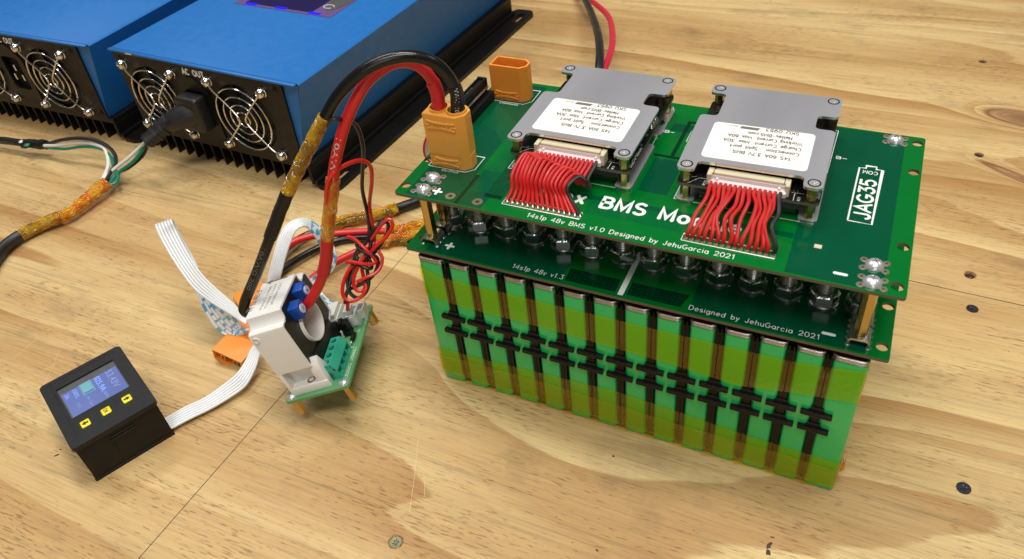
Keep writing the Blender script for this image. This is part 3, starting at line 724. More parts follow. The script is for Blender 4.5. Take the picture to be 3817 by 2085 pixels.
def spacer_proto():
    mb = MB(); mb.box((-.20, .10, .3), (.20, 11.2, 8.7)); s_ = mb.build('cell_spacer', M['spacer'], pack)
    mb = MB()
    mb.prism([(-.18, 8.9), (-.18, .8), (-.07, .45), (.07, .45), (.18, .8), (.18, 8.9)], -.02, .14)
    mb.prism([(-.02, 8.7), (-.02, .5), (.02, .5), (.02, 8.7)], .14, .17)
    mb.box((-.12, 8.2, .1), (-.06, 9.2, .2), .02); mb.box((.06, 8.2, .1), (.12, 9.2, .2), .02)
    for v in mb.bm.verts: v.co = Vector((v.co.x, -v.co.z+.05, v.co.y))
    mb.build('spacer_spine', M['spacer'], s_)
    for zc in (5.38, 4.32):
        mb = MB()
        pl = [(-.66, zc-.12), (.66, zc-.12), (.66, zc+.10), (.38, zc+.11), (.30, zc+.18), (.25, zc+.38), (-.25, zc+.38), (-.30, zc+.18), (-.38, zc+.11), (-.66, zc+.10)]
        mb.prism(pl, .06, .15)
        mb.box((-.68, zc-.005, .1), (.68, zc+.11, .29), .035, 2); mb.box((-.68, zc-.15, .1), (.68, zc-.035, .27), .035, 2)
        mb.box((-.06, zc-.2, .1), (.06, zc+.14, .25), .02)
        for v in mb.bm.verts: v.co = Vector((v.co.x, -v.co.z, v.co.y))
        mb.build('spacer_clip', M['blackplastic'], s_)
    return s_
sp = spacer_proto(); sp.location = Vector((C0+PIT/2, 0, 0))*U
for i in range(1, 13):
    c = inst(sp, pack, T(C0+PIT*(i+.5), 0, random.uniform(-.05, .05)), 'cell_spacer')
    for ch in sp.children: inst(ch, c)
def tape(name, y, top, bot, label, amp=.012):
    """band wrapped round the pack: thin film standing just off the cells, following a wavy line"""
    mb = MB()
    path = [(.52, 9.0), (.52, 3.0), (.54, .5)]+[(.60+.0*i, y) for i in range(1)]
    n = 64
    xs = [.62+(21.97-.62)*i/n for i in range(n+1)]
    path = [(.55-.0, 10.5), (.55, 5.0), (.55, .35), (.57, .05)]+[(x, y+amp*noise.noise(Vector((x*1.3, y*9, 3)))) for x in xs]+[(22.05, .05), (22.08, .35), (22.08, 5), (22.08, 10.5)]
    def ip(tab, x):
        for (a, va), (b, vb) in zip(tab, tab[1:]):
            if x <= b: return va+(vb-va)*max(0, (x-a)/(b-a))
        return tab[-1][1]
    rows = []
    for (x, yy) in path:
        t, b_ = ip(top, x), ip(bot, x)
        rows.append([mb.v((x, yy, b_+(t-b_)*k/3)) for k in range(4)])
    for A, B in zip(rows, rows[1:]):
        for k in range(3): mb.face([A[k], B[k], B[k+1], A[k+1]])
    o = mb.build(name, M['kapton'], pack, label=label, ang=60)
    return o
tape('amber_tape', -.115, [(.45, 8.6), (1.9, 8.10), (9.65, 8.15), (18.7, 8.25), (20.6, 8.45), (22.1, 8.73)], [(.45, 6.5), (3, 6.33), (7.7, 6.35), (14, 6.1), (17, 5.85), (19.5, 6.35), (22.1, 6.7)], 'upper amber tape band')
tape('amber_tape', -.100, [(.45, 2.5), (4, 2.6), (7.5, 2.82), (11, 3.0), (14, 2.8), (18, 2.45), (22.1, 2.3)], [(.45, .55), (8, .45), (22.1, .35)], 'wide lower amber tape band')
tape('amber_tape', -.135, [(.45, 1.95), (1.67, 2.05), (7.4, 2.12), (14.5, 1.86), (19.2, 1.87), (22.1, 1.75)], [(.45, .70), (3, .50), (22.1, .38)], 'narrow lower amber tape band overlapping the wide one')
mb = MB()
for k, (a, b) in enumerate((((22.10, .2, 1.9), (22.18, .35, 1.1)), ((22.1, .35, 1.1), (22.3, .6, 1.0)), ((22.3, .6, 1.0), (22.2, .5, 1.75)))):
    vs = [mb.v((a[0], a[1], a[2])), mb.v((b[0], b[1], b[2])), mb.v((b[0]+.08, b[1]+.5, b[2]+.1)), mb.v((a[0]+.02, a[1]+.5, a[2]+.05))]; mb.face(vs)
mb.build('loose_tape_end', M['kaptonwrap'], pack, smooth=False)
# bottom tape crossing under the cells, seen at their feet
mb = MB()
for i in range(13):
    x = C0+PIT*(i+.5); mb.tube([(x-.75, -.1, .30), (x-.4, -.10, .16), (x, -.09, .08), (x+.4, -.10, .14), (x+.75, -.1, .28)], .03, 5, 3)
mb.build('tape_edge', M['kapton'], pack)
# studs and nuts
def hexa(r, rot=0): return [(r*math.cos(R_(60*i+rot)), r*math.sin(R_(60*i+rot))) for i in range(6)]
mb = MB(); h0, h1 = 9.5, 11.15; turns = 15; nn = 16; rings = []
for i in range(turns*6+1):
    z = h0+(h1-h0)*i/(turns*6); ring = []
    for k in range(nn):
        a = 2*math.pi*k/nn; ph = (i/6-k/nn) % 1; rr = .285+.055*(1-abs(2*ph-1)); ring.append(mb.v((rr*math.cos(a), rr*math.sin(a), z)))
    rings.append(ring)
for A, B in zip(rings, rings[1:]):
    for k in range(nn): mb.face([A[k], A[(k+1) % nn], B[(k+1) % nn], B[k]])
mb.face(rings[-1])
stud = mb.build('terminal_stud', M['dull_steel'], pack, ang=20)
def nutmesh():
    mb = MB(); N = 24; z0, z1 = 9.66, 10.25; ro = .655
    def hr(a): 
        a = (a % (math.pi/3))-math.pi/6; return ro*math.cos(math.pi/6)/math.cos(a)
    prof = [(0, z0, .86), (0, z0+.07, 1), (0, z1-.07, 1), (0, z1, .84)]
    rr = []
    N = 36
    for _, z, k in prof:
        rr.append([mb.v(((min(hr(2*math.pi*i/N), 9) if k == 1 else ro*k*.985)*math.cos(2*math.pi*i/N), (hr(2*math.pi*i/N) if k == 1 else ro*k*.985)*math.sin(2*math.pi*i/N), z)) for i in range(N)])
    rr.append([mb.v((.40*math.cos(2*math.pi*i/N), .40*math.sin(2*math.pi*i/N), z1)) for i in range(N)])
    rr.append([mb.v((.33*math.cos(2*math.pi*i/N), .33*math.sin(2*math.pi*i/N), z1-.07)) for i in range(N)])
    for A, B in zip(rr, rr[1:]):
        for i in range(N): mb.face([A[i], A[(i+1) % N], B[(i+1) % N], B[i]])
    return mb.build('hex_nut', M['nutsteel'], pack, smooth=False)
nut = nutmesh()
mb = MB(); mb.plate(circ(0, 0, .66, 28), [circ(0, 0, .3, 16)], 9.545, 9.655); wash = mb.build('washer', M['dull_steel'], pack)
for i in range(14):
    x = C0+PIT*i; mt = T(x, 2.66, 0, 17*i+random.uniform(-20, 20))
    if i == 0:
        for o in (stud, nut, wash): mm = mt.copy(); mm.translation = mm.translation*U; o.matrix_local = mm
    else:
        for o in (stud, nut, wash): inst(o, pack, mt)
    for o in (stud, nut, wash): inst(o, pack, T(x, 8.6, 0, 29*i))

# ================================================================== lower board
lb = thing('cell_board', 'lower green circuit board bolted on top of the green cells', 'circuit board', T(0, 0, 0))
holesL = [circ(.07, .85, .24), circ(22.34, .72, .25), circ(22.35, 3.24, .25), circ(.07, 10.8, .24), circ(22.34, 10.9, .25)]
def edgef(z0, z1):
    return lambda f: 1 if abs(f.normal.z) < .5 else 0
mb = MB(); mb.plate(rrect(-.45+.37, 0, 22.68, 11.66, .12, 3), [circ(.42, .95, .20)]+[circ(22.34, .72, .25), circ(22.35, 3.24, .25), circ(22.34, 10.9, .25)], 9.38, ZL)
mb.build('board', M['pcb'], lb, mats=[M['pcbedge']], matf=edgef(0, 0), ang=20)
def patch(name, polys, z, mt, par, h=.004, **k):
    for p in polys:
        mb = MB(); mb.prism(p, z+.0005, z+h); mb.build(name, mt, par, **k)
def rc(x0, y0, x1, y1): return [(x0, y0), (x1, y0), (x1, y1), (x0, y1)]
patch('copper_area', [rc(1.0, .12, 8.3, 11.4), rc(14.4, .12, 21.75, 11.4)], ZL, M['pour'], lb)
patch('heat_spreader_area', [[(8.45, .28), (10.95, .28), (10.95, 1.15), (8.45, 1.15)], [(11.5, .28), (14.0, .28), (14.2, 1.15), (11.5, 1.15)]], ZL, M['pourdark'], lb)
mb = MB()
for x in [8.6+.24*i for i in range(10)]+[11.65+.24*i for i in range(10)]:
    for y in (.4, .62, .84, 1.04): mb.cyl((x, y, ZL+.004), .02, .004, 6)
mb.build('via_dots', M['trace'], lb, kind='stuff')
mb = MB()
mb = MB(); strokes(mb, "14s1p 48v v1.3", (5.72, .29, ZL), VX, VY, 2.62, .29); mb.build('printed_lettering', M['silk'], lb, smooth=False)
mb = MB(); strokes(mb, "Designed by JehuGarcia 2021", (14.37, .27, ZL), VX, VY, 5.55, .28); mb.build('printed_lettering', M['silk'], lb, smooth=False)
def cross(mb, x, y, r, w, z, rot=0):
    for a in (rot, rot+90):
        c, s = math.cos(R_(a)), math.sin(R_(a)); p = rrect(-r, -w/2, r, w/2, w/2*.98, 3)
        mb.prism([(x+px*c-py*s, y+px*s+py*c) for px, py in p], z+.001+(a > rot)*.001, z+.005+(a > rot)*.001)
mb = MB(); cross(mb, 2.05, .79, .27, .14, ZL); mb.build('plus_mark', M['silk'], lb); mb = MB(); mb.prism([(20.24+px, .73+py) for px, py in rrect(-.29, -.08, .29, .08, .075, 3)], ZL+.001, ZL+.005)
mb.build('minus_mark', M['silk'], lb)
mb = MB()
for i in range(14):
    x = 1.70+PIT*i
    if i != 6: mb.box((x+.02, 2.28, ZL+.001), (x+.24, 3.2, ZL+.005))
mb.box((11.10, .16, ZL+.001), (11.36, 3.3, ZL+.005))
mb.build('printed_bars', M['silk'], lb)
# U brackets with brass standoffs
def hexpost(name, x, y, z0, z1, r, par, mt='brass', rot=15):
    mb = MB(); mb.prism([(x+a, y+b) for a, b in hexa(r, rot)], z0, z1, bev=.03, seg=1); return mb.build(name, M[mt], par, smooth=False)
def bracket(x, y):
    mb = MB(); pr = [(-.44, 0), (-.44, .30), (-.32, .44), (.32, .44), (.44, .30), (.44, 0), (.36, 0), (.36, .27), (.28, .35), (-.28, .35), (-.36, .27), (-.36, 0)]
    mb.prism(pr, -.45, .45)
    for v in mb.bm.verts: v.co = Vector((x+v.co.x, y+v.co.z, ZL+v.co.y))
    b = mb.build('terminal_bracket', M['tin'], lb, ang=50)
    mb = MB()
    for sx in (-.4, .4):
        for sy in (-.35, 0, .35): mb.lathe([(0, .10), (.06, .09), (.11, .03), (.14, 0)], (x+sx, y+sy, ZL), 10)
    mb.build('solder_joint', M['tin'], b)
    hexpost('brass_standoff', x, y, ZL+.44, ZU-.16, .29, lb)
for x, y in ((1.02, .95), (1.12, 2.05), (21.42, .80), (21.42, 1.85), (21.4, 10.9)): bracket(x, y)

# ================================================================== upper board
ub = thing('management_carrier_board', 'upper green circuit board carrying the two silver modules', 'circuit board', T(0, 0, 0))
mb = MB(); mb.plate(rrect(0, 0, 22.6, 11.66, .15, 3), [circ(.26, .72, .25), circ(.26, 3.0, .25), circ(22.27, 11.12, .25), circ(22.27, 8.63, .25), circ(22.24, 3.1, .25), circ(22.22, .6, .26), circ(2.79, .54, .12, 12), circ(4.22, .53, .12, 12), circ(6.6, 11.2, .12, 12)], ZU-.16, ZU)
mb.build('board', M['pcb'], ub, mats=[M['pcbedge']], matf=edgef(0, 0), ang=20)
patch('copper_area', [rc(.6, .1, 3.15, 11.4), rc(3.4, .1, 4.6, 3.0), rc(18.1, .1, 21.75, 11.55), rc(4.6, 2.3, 18.05, 2.62), rc(10.9, 3.6, 12.3, 6.4), rc(10.9, 9.0, 12.5, 9.7)], ZU, M['pour'], ub)
patch('dark_isolation_area', [rc(3.17, .1, 3.38, 2.5), rc(4.3, 1.0, 5.2, 5.5), rc(10.75, 6.55, 12.9, 6.75), rc(11.55, 6.75, 11.75, 9.9), rc(11.55, 9.92, 12.9, 10.1)], ZU, M['pourdark'], ub, h=.0065)
# bundle of fine tracks from the header to both pad rows
mb = MB()
for k in range(15):
    o = .085*k
    strip(mb, [(1.2, 7.0+o*1.6), (2.3, 6.5+o*1.3), (3.55+o, 5.0+o*.6), (3.55+o, 1.34+o), (3.6+o, 1.30+o), (5.6, 1.30+o)], .034, ZU, .010)
for k in range(12):
    y = 1.30+.085*k; strip(mb, [(9.2, y), (13.6+.04*k, y), (13.8, y-.15)], .034, ZU, .0100)
mb.build('fine_tracks', M['trace'], ub, kind='stuff')
mb = MB()
mb = MB(); strokes(mb, "Flex", (6.75, 1.86, ZU), VX, VY, 2.15, .78, .21, .30, .012); mb.build('printed_lettering', M['silk'], ub, smooth=False)
mb = MB(); strokes(mb, "BMS", (9.70, 1.86, ZU), VX, VY, 2.05, .78, .21, .24, .012); mb.build('printed_lettering', M['silk'], ub, smooth=False)
mb = MB(); strokes(mb, "Module", (12.42, 1.86, ZU), VX, VY, 3.5, .78, .21, .28, .012); mb.build('printed_lettering', M['silk'], ub, smooth=False)
mb = MB()
mb = MB(); strokes(mb, "14s1p 48v BMS v1.0 Designed by JehuGarcia 2021", (6.84, .20, ZU), VX, VY, 9.25, .275, .115, .22, .012); mb.build('printed_lettering', M['silk'], ub, smooth=False)
mb = MB(); strokes(mb, "OUTPUT", (1.35, 2.28, ZU), VX, VY, .92, .15, .13, .22, .012); mb.build('printed_lettering', M['silk'], ub, smooth=False)
mb = MB(); strokes(mb, "CHARGING", (1.25, 9.08, ZU), VX, VY, 1.1, .15, .13, .22, .012); mb.build('printed_lettering', M['silk'], ub, smooth=False)
mb = MB(); strokes(mb, "JAG35", (20.80, 4.46, ZU), VY, -VX, 2.95, .62, .19, .16, .012); mb.build('printed_lettering', M['silk'], ub, smooth=False)
mb = MB(); strokes(mb, "COM", (20.80, 8.12, ZU), -VX, -VY, .62, .24, .15, .2, .012); mb.build('printed_lettering', M['silk'], ub, smooth=False)
for x, y in ((10.69, 8.72), (18.91, 8.74)):
    mb = MB(); strokes(mb, "B-", (x, y, ZU), VX, VY, .48, .21, .2, .2, .012); mb.build('printed_lettering', M['silk'], ub, smooth=False)
mb = MB()
def outline(mb, pts, w, z=ZU): strip(mb, list(pts)+[pts[0]], w, z, .013)
outline(mb, [(19.98, 4.17), (20.0, 8.29), (20.28, 8.31), (20.28, 8.52), (20.72, 8.54), (20.72, 8.33), (20.99, 8.34), (20.94, 4.15)], .07)
outline(mb, [(5.37, .74), (5.37, 1.2), (9.17, 1.2), (9.17, .74)], .035)
outline(mb, [(13.75, .74), (13.75, 1.2), (17.6, 1.2), (17.6, .74)], .035)
outline(mb, [(.50, 2.5), (2.55, 2.5), (2.92, 2.85), (2.92, 3.95), (.5, 3.95)], .03)
outline(mb, [(.52, 9.3), (2.6, 9.3), (2.95, 9.7), (2.95, 10.9), (.5, 10.9)], .03)
for x0 in (4.42, 12.67):
    outline(mb, [(x0, 3.46), (x0+6.03, 3.46), (x0+6.03, 4.1), (x0+6.03, 11.2), (x0, 11.2)], .03); strip(mb, [(x0+5.45, 3.46), (x0+5.45, 4.0)], .03, ZU, .0145); strip(mb, [(x0+.55, 3.46), (x0+.55, 4.0)], .03, ZU, .0145)
outline(mb, [(12.6, 8.2), (11.95, 8.2), (11.95, 9.2), (12.6, 9.2)], .02); strip(mb, [(12.0, 7.7), (12.6, 7.7)], .02, ZU, .0145)
mb.build('printed_outlines', M['silk'], ub)
mb = MB(); cross(mb, 2.02, .68, .27, .13, ZU+.008, 0); mb.build('plus_mark', M['silk'], ub); mb = MB(); mb.prism([(20.15+px, .64+py) for px, py in rrect(-.28, -.075, .28, .075, .07, 3)], ZU+.008, ZU+.013)
mb.build('minus_mark', M['silk'], ub)
pd_ = None
for x0 in (5.51, 13.9):
    for k in range(15):
        if pd_ is None:
            mb = MB(); mb.plate(circ(0, 0, .085, 12), [circ(0, 0, .035, 8)], .001, .016); mb.plate(circ(0, 0, .035, 8), [], .001, .004); pd_ = mb.build('solder_pad', M['pad'], ub, smooth=False); pd_.location = Vector((x0, .87, ZU))*U
        else: inst(pd_, ub, T(x0+.2565*k, .87, ZU), 'solder_pad')
mb = MB()
for (x, y) in ((1.3, .6), (1.28, 1.6), (21.34, .50), (21.32, 1.55), (21.3, 11.08)):
    for dx in (-.42, .42):
        for dy in (-.24, .26): mb.lathe([(.0, -.02), (.05, -.01), (.06, .02), (.14, .018), (.16, .0)], (x+dx, y+dy, ZU+.01), 12)
for (x, y) in ((2.79, .54), (4.22, .53)): mb.plate(circ(x, y, .25, 18), [circ(x, y, .12, 12)], ZU, ZU+.01)
mb.build('ring_pads', M['pad'], ub, kind='stuff')
for (x, y) in ((2.79, .54), (4.22, .53)):
    mb = MB(); mb.plate(circ(x, y, .12, 12), [circ(x, y, .105, 12)], ZU-.16, ZU+.012); mb.build('plated_barrel', M['gold'], ub)
def panhead(name, x, y, z, r, h, par, mt='bright', rot=20):
    mb = MB(); mb.lathe([(0, h), (r*.12, h*.99), (r*.3, h*.95), (r*.5, h*.85), (r*.7, h*.68), (r*.86, h*.45), (r*.96, h*.2), (r, .0)], (x, y, z), 28); o = mb.build(name, M[mt], par, ang=60)
    mb = MB()
    for a in (0, 90):
        mb.X = Matrix.Translation((x, y, z+h*.90)) @ Matrix.Rotation(R_(rot+a), 4, 'Z'); mb.box((-r*.36, -r*.055, 0), (r*.36, r*.055, h*.092+.002*(a > 0)))
    mb.build('cross_slot', M['dull_steel'], o); return o
for i, (x, y) in enumerate(((1.3, .6), (1.28, 1.6), (21.34, .50), (21.32, 1.55), (21.3, 11.08))):
    panhead('pan_head_screw', x, y, ZU+.01, .37, .27, ub, rot=20+31*i)
mb = MB()
for x, y in ((18.95, 1.93), (12.62, 9.0)): mb.box((x, y, ZU), (x+.3, y+.24, ZU+.03), .01)
mb.build('test_pads', M['cream'], ub, kind='stuff')

# ---- yellow power connectors
def xt_outline(w, d, c): return [(0, 0), (w-c, 0), (w, c), (w, d-c*.9), (w-c, d), (0, d)]
def raised_marks(mb, x0, x1, z0, z1, flip=False, y=-.0):
    """the moulded grip bars round the raised lettering"""
    w = x1-x0
    for zz, arc in ((z1, 1), (z0, -1)):
        for k, (a, b) in enumerate(((.04, .96), (.12, .88))):
            q = [(x0+w*(a+(b-a)*t/6), y, zz+arc*(-.14*k)+arc*.07*(-1+((t-3)/3)**2)*(1)) for t in range(7)]
            if k == 0: mb.tube(q, .035, 6, 3)
    zc = (z0+z1)/2
    for xx in ((x0, x0+.22), (x1-.22, x1)): mb.tube([(xx[0], y, zc), (xx[1], y, zc)], .03, 6, smooth=False)
def board_connector(bx, by, hgt, mt, name, lab, pins=True):
    g = bpy.data.objects.new(name, None); COL.objects.link(g); g.parent = ub; g['label'] = lab; g.location = Vector((bx, by, ZU))*U
    w, d = 2.11, 1.1
    o = xt_outline(w, d, .33); i = [(x*.90+.10, y*.80+.11) for x, y in o]
    mb = MB()
    if pins: mb.plate(o, [i], 0, hgt); mb.prism([(x, y) for x, y in i], .0, hgt*.35)
    else: mb.prism(o, 0, hgt)
    mb.build('housing', mt, g, ang=25)
    mb = MB(); raised_marks(mb, .22, 1.62, .18, .52, y=-.012); strokes(mb, "XT90", (.50, -.0, .24), VX, VZ, .84, .22, .16, .2, .03); rl_ = mb.build('raised_lettering', mt, g, smooth=False); sd = rl_.modifiers.new('relief', 'SOLIDIFY'); sd.thickness = .0006; sd.offset = 0
    if pins:
        for px in (.6, 1.5):
            mb = MB(); mb.cyl((px, .55, .3), .2, hgt-.55, 14, bev=.05); mb.build('contact_pin', M['gold'], g)
    return g
board_connector(.65, 9.50, 2.02, M['orange2'], 'charging_connector', 'open orange charging connector at the back of the board')
board_connector(.65, 2.61, .74, M['orange'], 'output_connector', 'lower half of the mated power connector', pins=False)

# ---- black box header with plug at the left rear edge
hd = bpy.data.objects.new('ribbon_header', None); COL.objects.link(hd); hd.parent = ub; hd.matrix_local = (lambda m: (setattr(m, 'translation', m.translation*U), m)[1])(T(.10, 6.65, ZU, 0))
mb = MB(); mb.box((0, 0, 0), (.75, 2.75, .55), .03); mb.build('header_shell', M['blackplastic'], hd)
mb = MB(); mb.box((-.12, .05, .58), (.36, 2.7, 1.15), .03); mb.box((-.12, .05, 1.15), (-.04, 2.7, 1.27)); mb.box((.28, .05, 1.15), (.36, 2.7, 1.27))
mb.box((-.16, 0, .6), (.4, .16, 1.3), .03); mb.box((-.16, 2.6, .6), (.4, 2.76, 1.3), .03)
mb.build('header_plug', M['blackplastic'], hd)
mb = MB(); mb.box((.42, .15, .80), (.54, 2.6, .9), .02); mb.build('strain_clip', M['tin'], hd)
mb = MB(); letters(mb, "FC-16", (.05, .8, 1.152), VY, -VX, .9, .22, 0, .004) ; mb.build('lettering', M['inkgrey'], hd)
fl = thing('flat_cable', 'grey flat cable with a red edge looping below the black header', 'flat cable', T(0, 0, 0))
for k in range(8):
    mb = MB(); yy = 5.2-.127*k*2
    mb.tube([(.05, 7.4-.2*k, 13.6), (-.55, 7.0-.2*k, 13.5), (-1.0, 6.3-.2*k, 12.9), (-1.05, 5.9-.2*k, 12.2), (-.7, 5.9-.2*k, 11.6), (.2, 6.2-.2*k, 11.2)], .06, 6, 5)
    mb.build('flat_cable_core', M['backred'] if k == 7 else M['silkdim'], fl)

# ================================================================== management modules
def make_module():
    root = thing('battery_management_module', '', 'module', T(4.976, 3.641, ZU), 'silver management modules on the upper board')
    W, H = 5.3, 6.865
    def fil(pts, r=.14, n=3):
        """round the corners of a polygon"""
        out = []; N = len(pts)
        for i in range(N):
            p0, p, p1 = Vector(pts[i-1]).to_2d(), Vector(pts[i]).to_2d(), Vector(pts[(i+1) % N]).to_2d()
            a = (p0-p); b = (p1-p); rr = min(r, a.length*.45, b.length*.45); A = p+a.normalized()*rr; B = p+b.normalized()*rr
            for k in range(n+1):
                t = k/n; out.append(tuple(A*(1-t)**2+p*2*t*(1-t)+B*t*t))
        return out
    e = .38
    top = fil([(-e, -e), (.42, -e), (.42, .36), (4.88, .36), (4.88, -e), (W+e, -e), (W+e, 4.25), (4.78, 4.25), (4.78, 5.42), (W+e, 5.42), (W+e, H+e), (-e, H+e), (-e, 6.35), (.42, 6.35), (.42, 4.25), (-e, 4.25)], .26, 4)
    sc = [(0, 0), (W, 0), (W, H), (0, H)]
    mb = MB(); mb.plate(top, [circ(x, y, .13, 14) for x, y in sc], 1.76, 1.89)
    bmesh.ops.bevel(mb.bm, geom=[ed for ed in mb.bm.edges if len(ed.link_faces) == 2 and ed.calc_face_angle(0) > 1.3 and abs(ed.verts[0].co.z-1.89) < .001 and abs(ed.verts[1].co.z-1.89) < .001], offset=.02, segments=1, affect='EDGES')
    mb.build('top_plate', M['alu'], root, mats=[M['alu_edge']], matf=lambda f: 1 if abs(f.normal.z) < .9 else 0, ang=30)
    bot = fil([(-e, -e+.1), (.42, -e+.1), (.42, .5), (4.88, .5), (4.88, -e+.1), (W+e, -e+.1), (W+e, 3.6), (5.2, 3.7), (5.2, 4.5), (W+e, 4.6), (W+e, H+e), (-e, H+e)], .2, 3)
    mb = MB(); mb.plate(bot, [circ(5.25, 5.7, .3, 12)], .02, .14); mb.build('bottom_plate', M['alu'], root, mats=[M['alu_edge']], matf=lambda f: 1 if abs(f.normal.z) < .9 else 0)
    # circuit board in the middle
    cb = MB(); cb.plate(rrect(-e+.02, -.30, W+e-.03, H+.2, .25, 3), [circ(x, y, .1, 8) for x, y in sc], .92, 1.06)
    cb = cb.build('control_board', M['blackpcb'], root, mats=[M['pcbedge']], matf=edgef(0, 0))
    mb = MB()
    random.seed(11)
    for k in range(26):
        x = .55+k*.165; mb.box((x, .42, 1.06), (x+.09, .62, 1.15)); mb.box((x, .75+.03*(k % 3), 1.06), (x+.1, .95, 1.2))
    for k in range(5):
        for j in range(6): mb.box((W-.5+.14*k, 4.3+.2*j, 1.06), (W-.5+.14*k+.1, 4.3+.2*j+.13, 1.28))
    for k in range(6): mb.box((.0, 4.2+.3*k, 1.06), (.25, 4.2+.3*k+.2, 1.25), .02)
    for k in range(6): mb.box((.7+k*.75, 4.6, 1.06), (1.3+k*.75, 6.2, 1.3), .03)
    for k in range(5): mb.box((4.9, 1.0+.6*k, 1.06), (5.25, 1.4+.6*k, 1.3), .03)
    mb.build('surface_components', M['blackplastic'], cb, kind='stuff')
    mb = MB()
    for k in range(26):
        x = .55+k*.165; mb.box((x, .36, 1.06), (x+.05, .42, 1.11)); mb.box((x+.02, .64, 1.06), (x+.06, .73, 1.10))
    for k in range(4): mb.box((W+.02, 1.0+.9*k, 1.06), (W+.2, 1.2+.9*k, 1.12), .02)
    for k in range(3): mb.lathe([(0, .22), (.10, .2), (.16, .08), (.2, 0)], (W+.05, 3.4+.32*k, .66), 10); mb.lathe([(0, .2), (.10, .18), (.16, .08), (.2, 0)], (W+.12, 3.75+.3*k, 1.06), 10)
    mb.build('solder_points', M['tin'], cb, kind='stuff')
    mb = MB()
    strip(mb, [(-.15, .28), (.30, .28), (.42, .38)], .02, 1.06); strip(mb, [(.15, -.22), (.55, .28), (.95, .28)], .02, 1.06); strip(mb, [(4.45, .28), (5.0, .28)], .02, 1.06); strip(mb, [(4.6, -.28), (4.6, .28)], .02, 1.06)
    letters(mb, "BC14", (.88, -.22, 1.06), VY, -VX, .34, .11, 0, .004); letters(mb, "BC0", (4.86, -.25, 1.06), VY, -VX, .26, .11, 0, .004)
    letters(mb, "Size:76*60mm", (W+.30, .1, 1.06), VY, -VX, 1.7, .16, 0, .004)
    mb.build('board_lettering', M['silk'], cb)
    # cream socket and its pins
    mb = MB(); mb.box((.92, .05, 1.06), (4.38, .42, 1.62), .02); mb.box((.92, -.14, 1.06), (1.12, .1, 1.62), .02); mb.box((4.2, -.14, 1.06), (4.38, .1, 1.62), .02)
    sk = mb.build('wire_socket', M['cream'], root)
    mb = MB(); mb.box((1.2, .30, 1.6), (1.23, .44, 1.63)); mb.box((4.1, .30, 1.6), (4.13, .44, 1.63)); mb.box((1.16, -.0, 1.60), (1.19, .42, 1.625)); mb.box((4.12, -.0, 1.60), (4.15, .42, 1.625)); mb.build('socket_slot', M['hole'], sk)
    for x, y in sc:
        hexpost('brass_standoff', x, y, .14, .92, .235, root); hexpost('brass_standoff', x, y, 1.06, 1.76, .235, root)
        mb = MB(); mb.plate(circ(x, y, .275, 20), [circ(x, y, .215, 20)], 1.885, 1.902); mb.build('screw_dark_ring', M['blackplastic'], root)  # raised dark ring added to outline the screw head, no recess is cut
        mb = MB(); philips(mb, (x, y, 1.80), .215, .10, Vector((.9, .43, 0)), Vector((-.43, .9, 0)), VZ, dome=False)
        mb.build('cover_screw', M['bright'], root, ang=40)
        mb = MB(); mb.cyl((x, y, .0), .24, .03, 12); mb.build('foot_washer', M['tin'], root)
    # paper label, printed upside down to the viewer
    lab = MB(); lab.prism(rrect(.42, .72, 4.90, 3.72, .22, 5), 1.892, 1.902); lab = lab.build('paper_label', M['paper'], root, smooth=False)
    mb = MB(); zz = 1.902
    X, Y = -VX, -VY
    rows = (("14S 60A 3.7V BMS", 4.13, 1.47, 2.45), ("Connection : Split port", 4.42, 1.90, 2.95), ("Charge Current: Max 30A", 4.45, 2.32, 3.35), ("Working Current: Max 60A", 4.42, 2.74, 3.2), ("Heltec-BMS.com", 3.95, 3.12, 1.9), ("SKU 0953", 4.2, 3.58, 1.45))
    for t, x, y, w in rows:
        mb = MB(); strokes(mb, t, (x, y+.10, zz), X, Y, w, .225, .17, .20, .002); mb.build('printed_line', M['ink'], lab, smooth=False)
    mb = MB(); mb.prism([(2.48, 3.62), (1.66, 3.62), (1.60, 3.40), (2.42, 3.40)], zz, zz+.001); strokes(mb, "BMS", (1.50, 3.60, zz), X, Y, .40, .14, .12, .2, .002); mb.build('label_logo', M['inkgrey'], lab)
    return root
mod1 = make_module(); mod1['label'] = 'silver management module behind the folded-over red wire bundle'
mod2 = copy_tree(mod1); mod2['label'] = 'silver management module whose red wires fan straight down to the board'
m = T(13.131, 3.602, ZU, 1.4); m.translation = m.translation*U; mod2.matrix_world = m

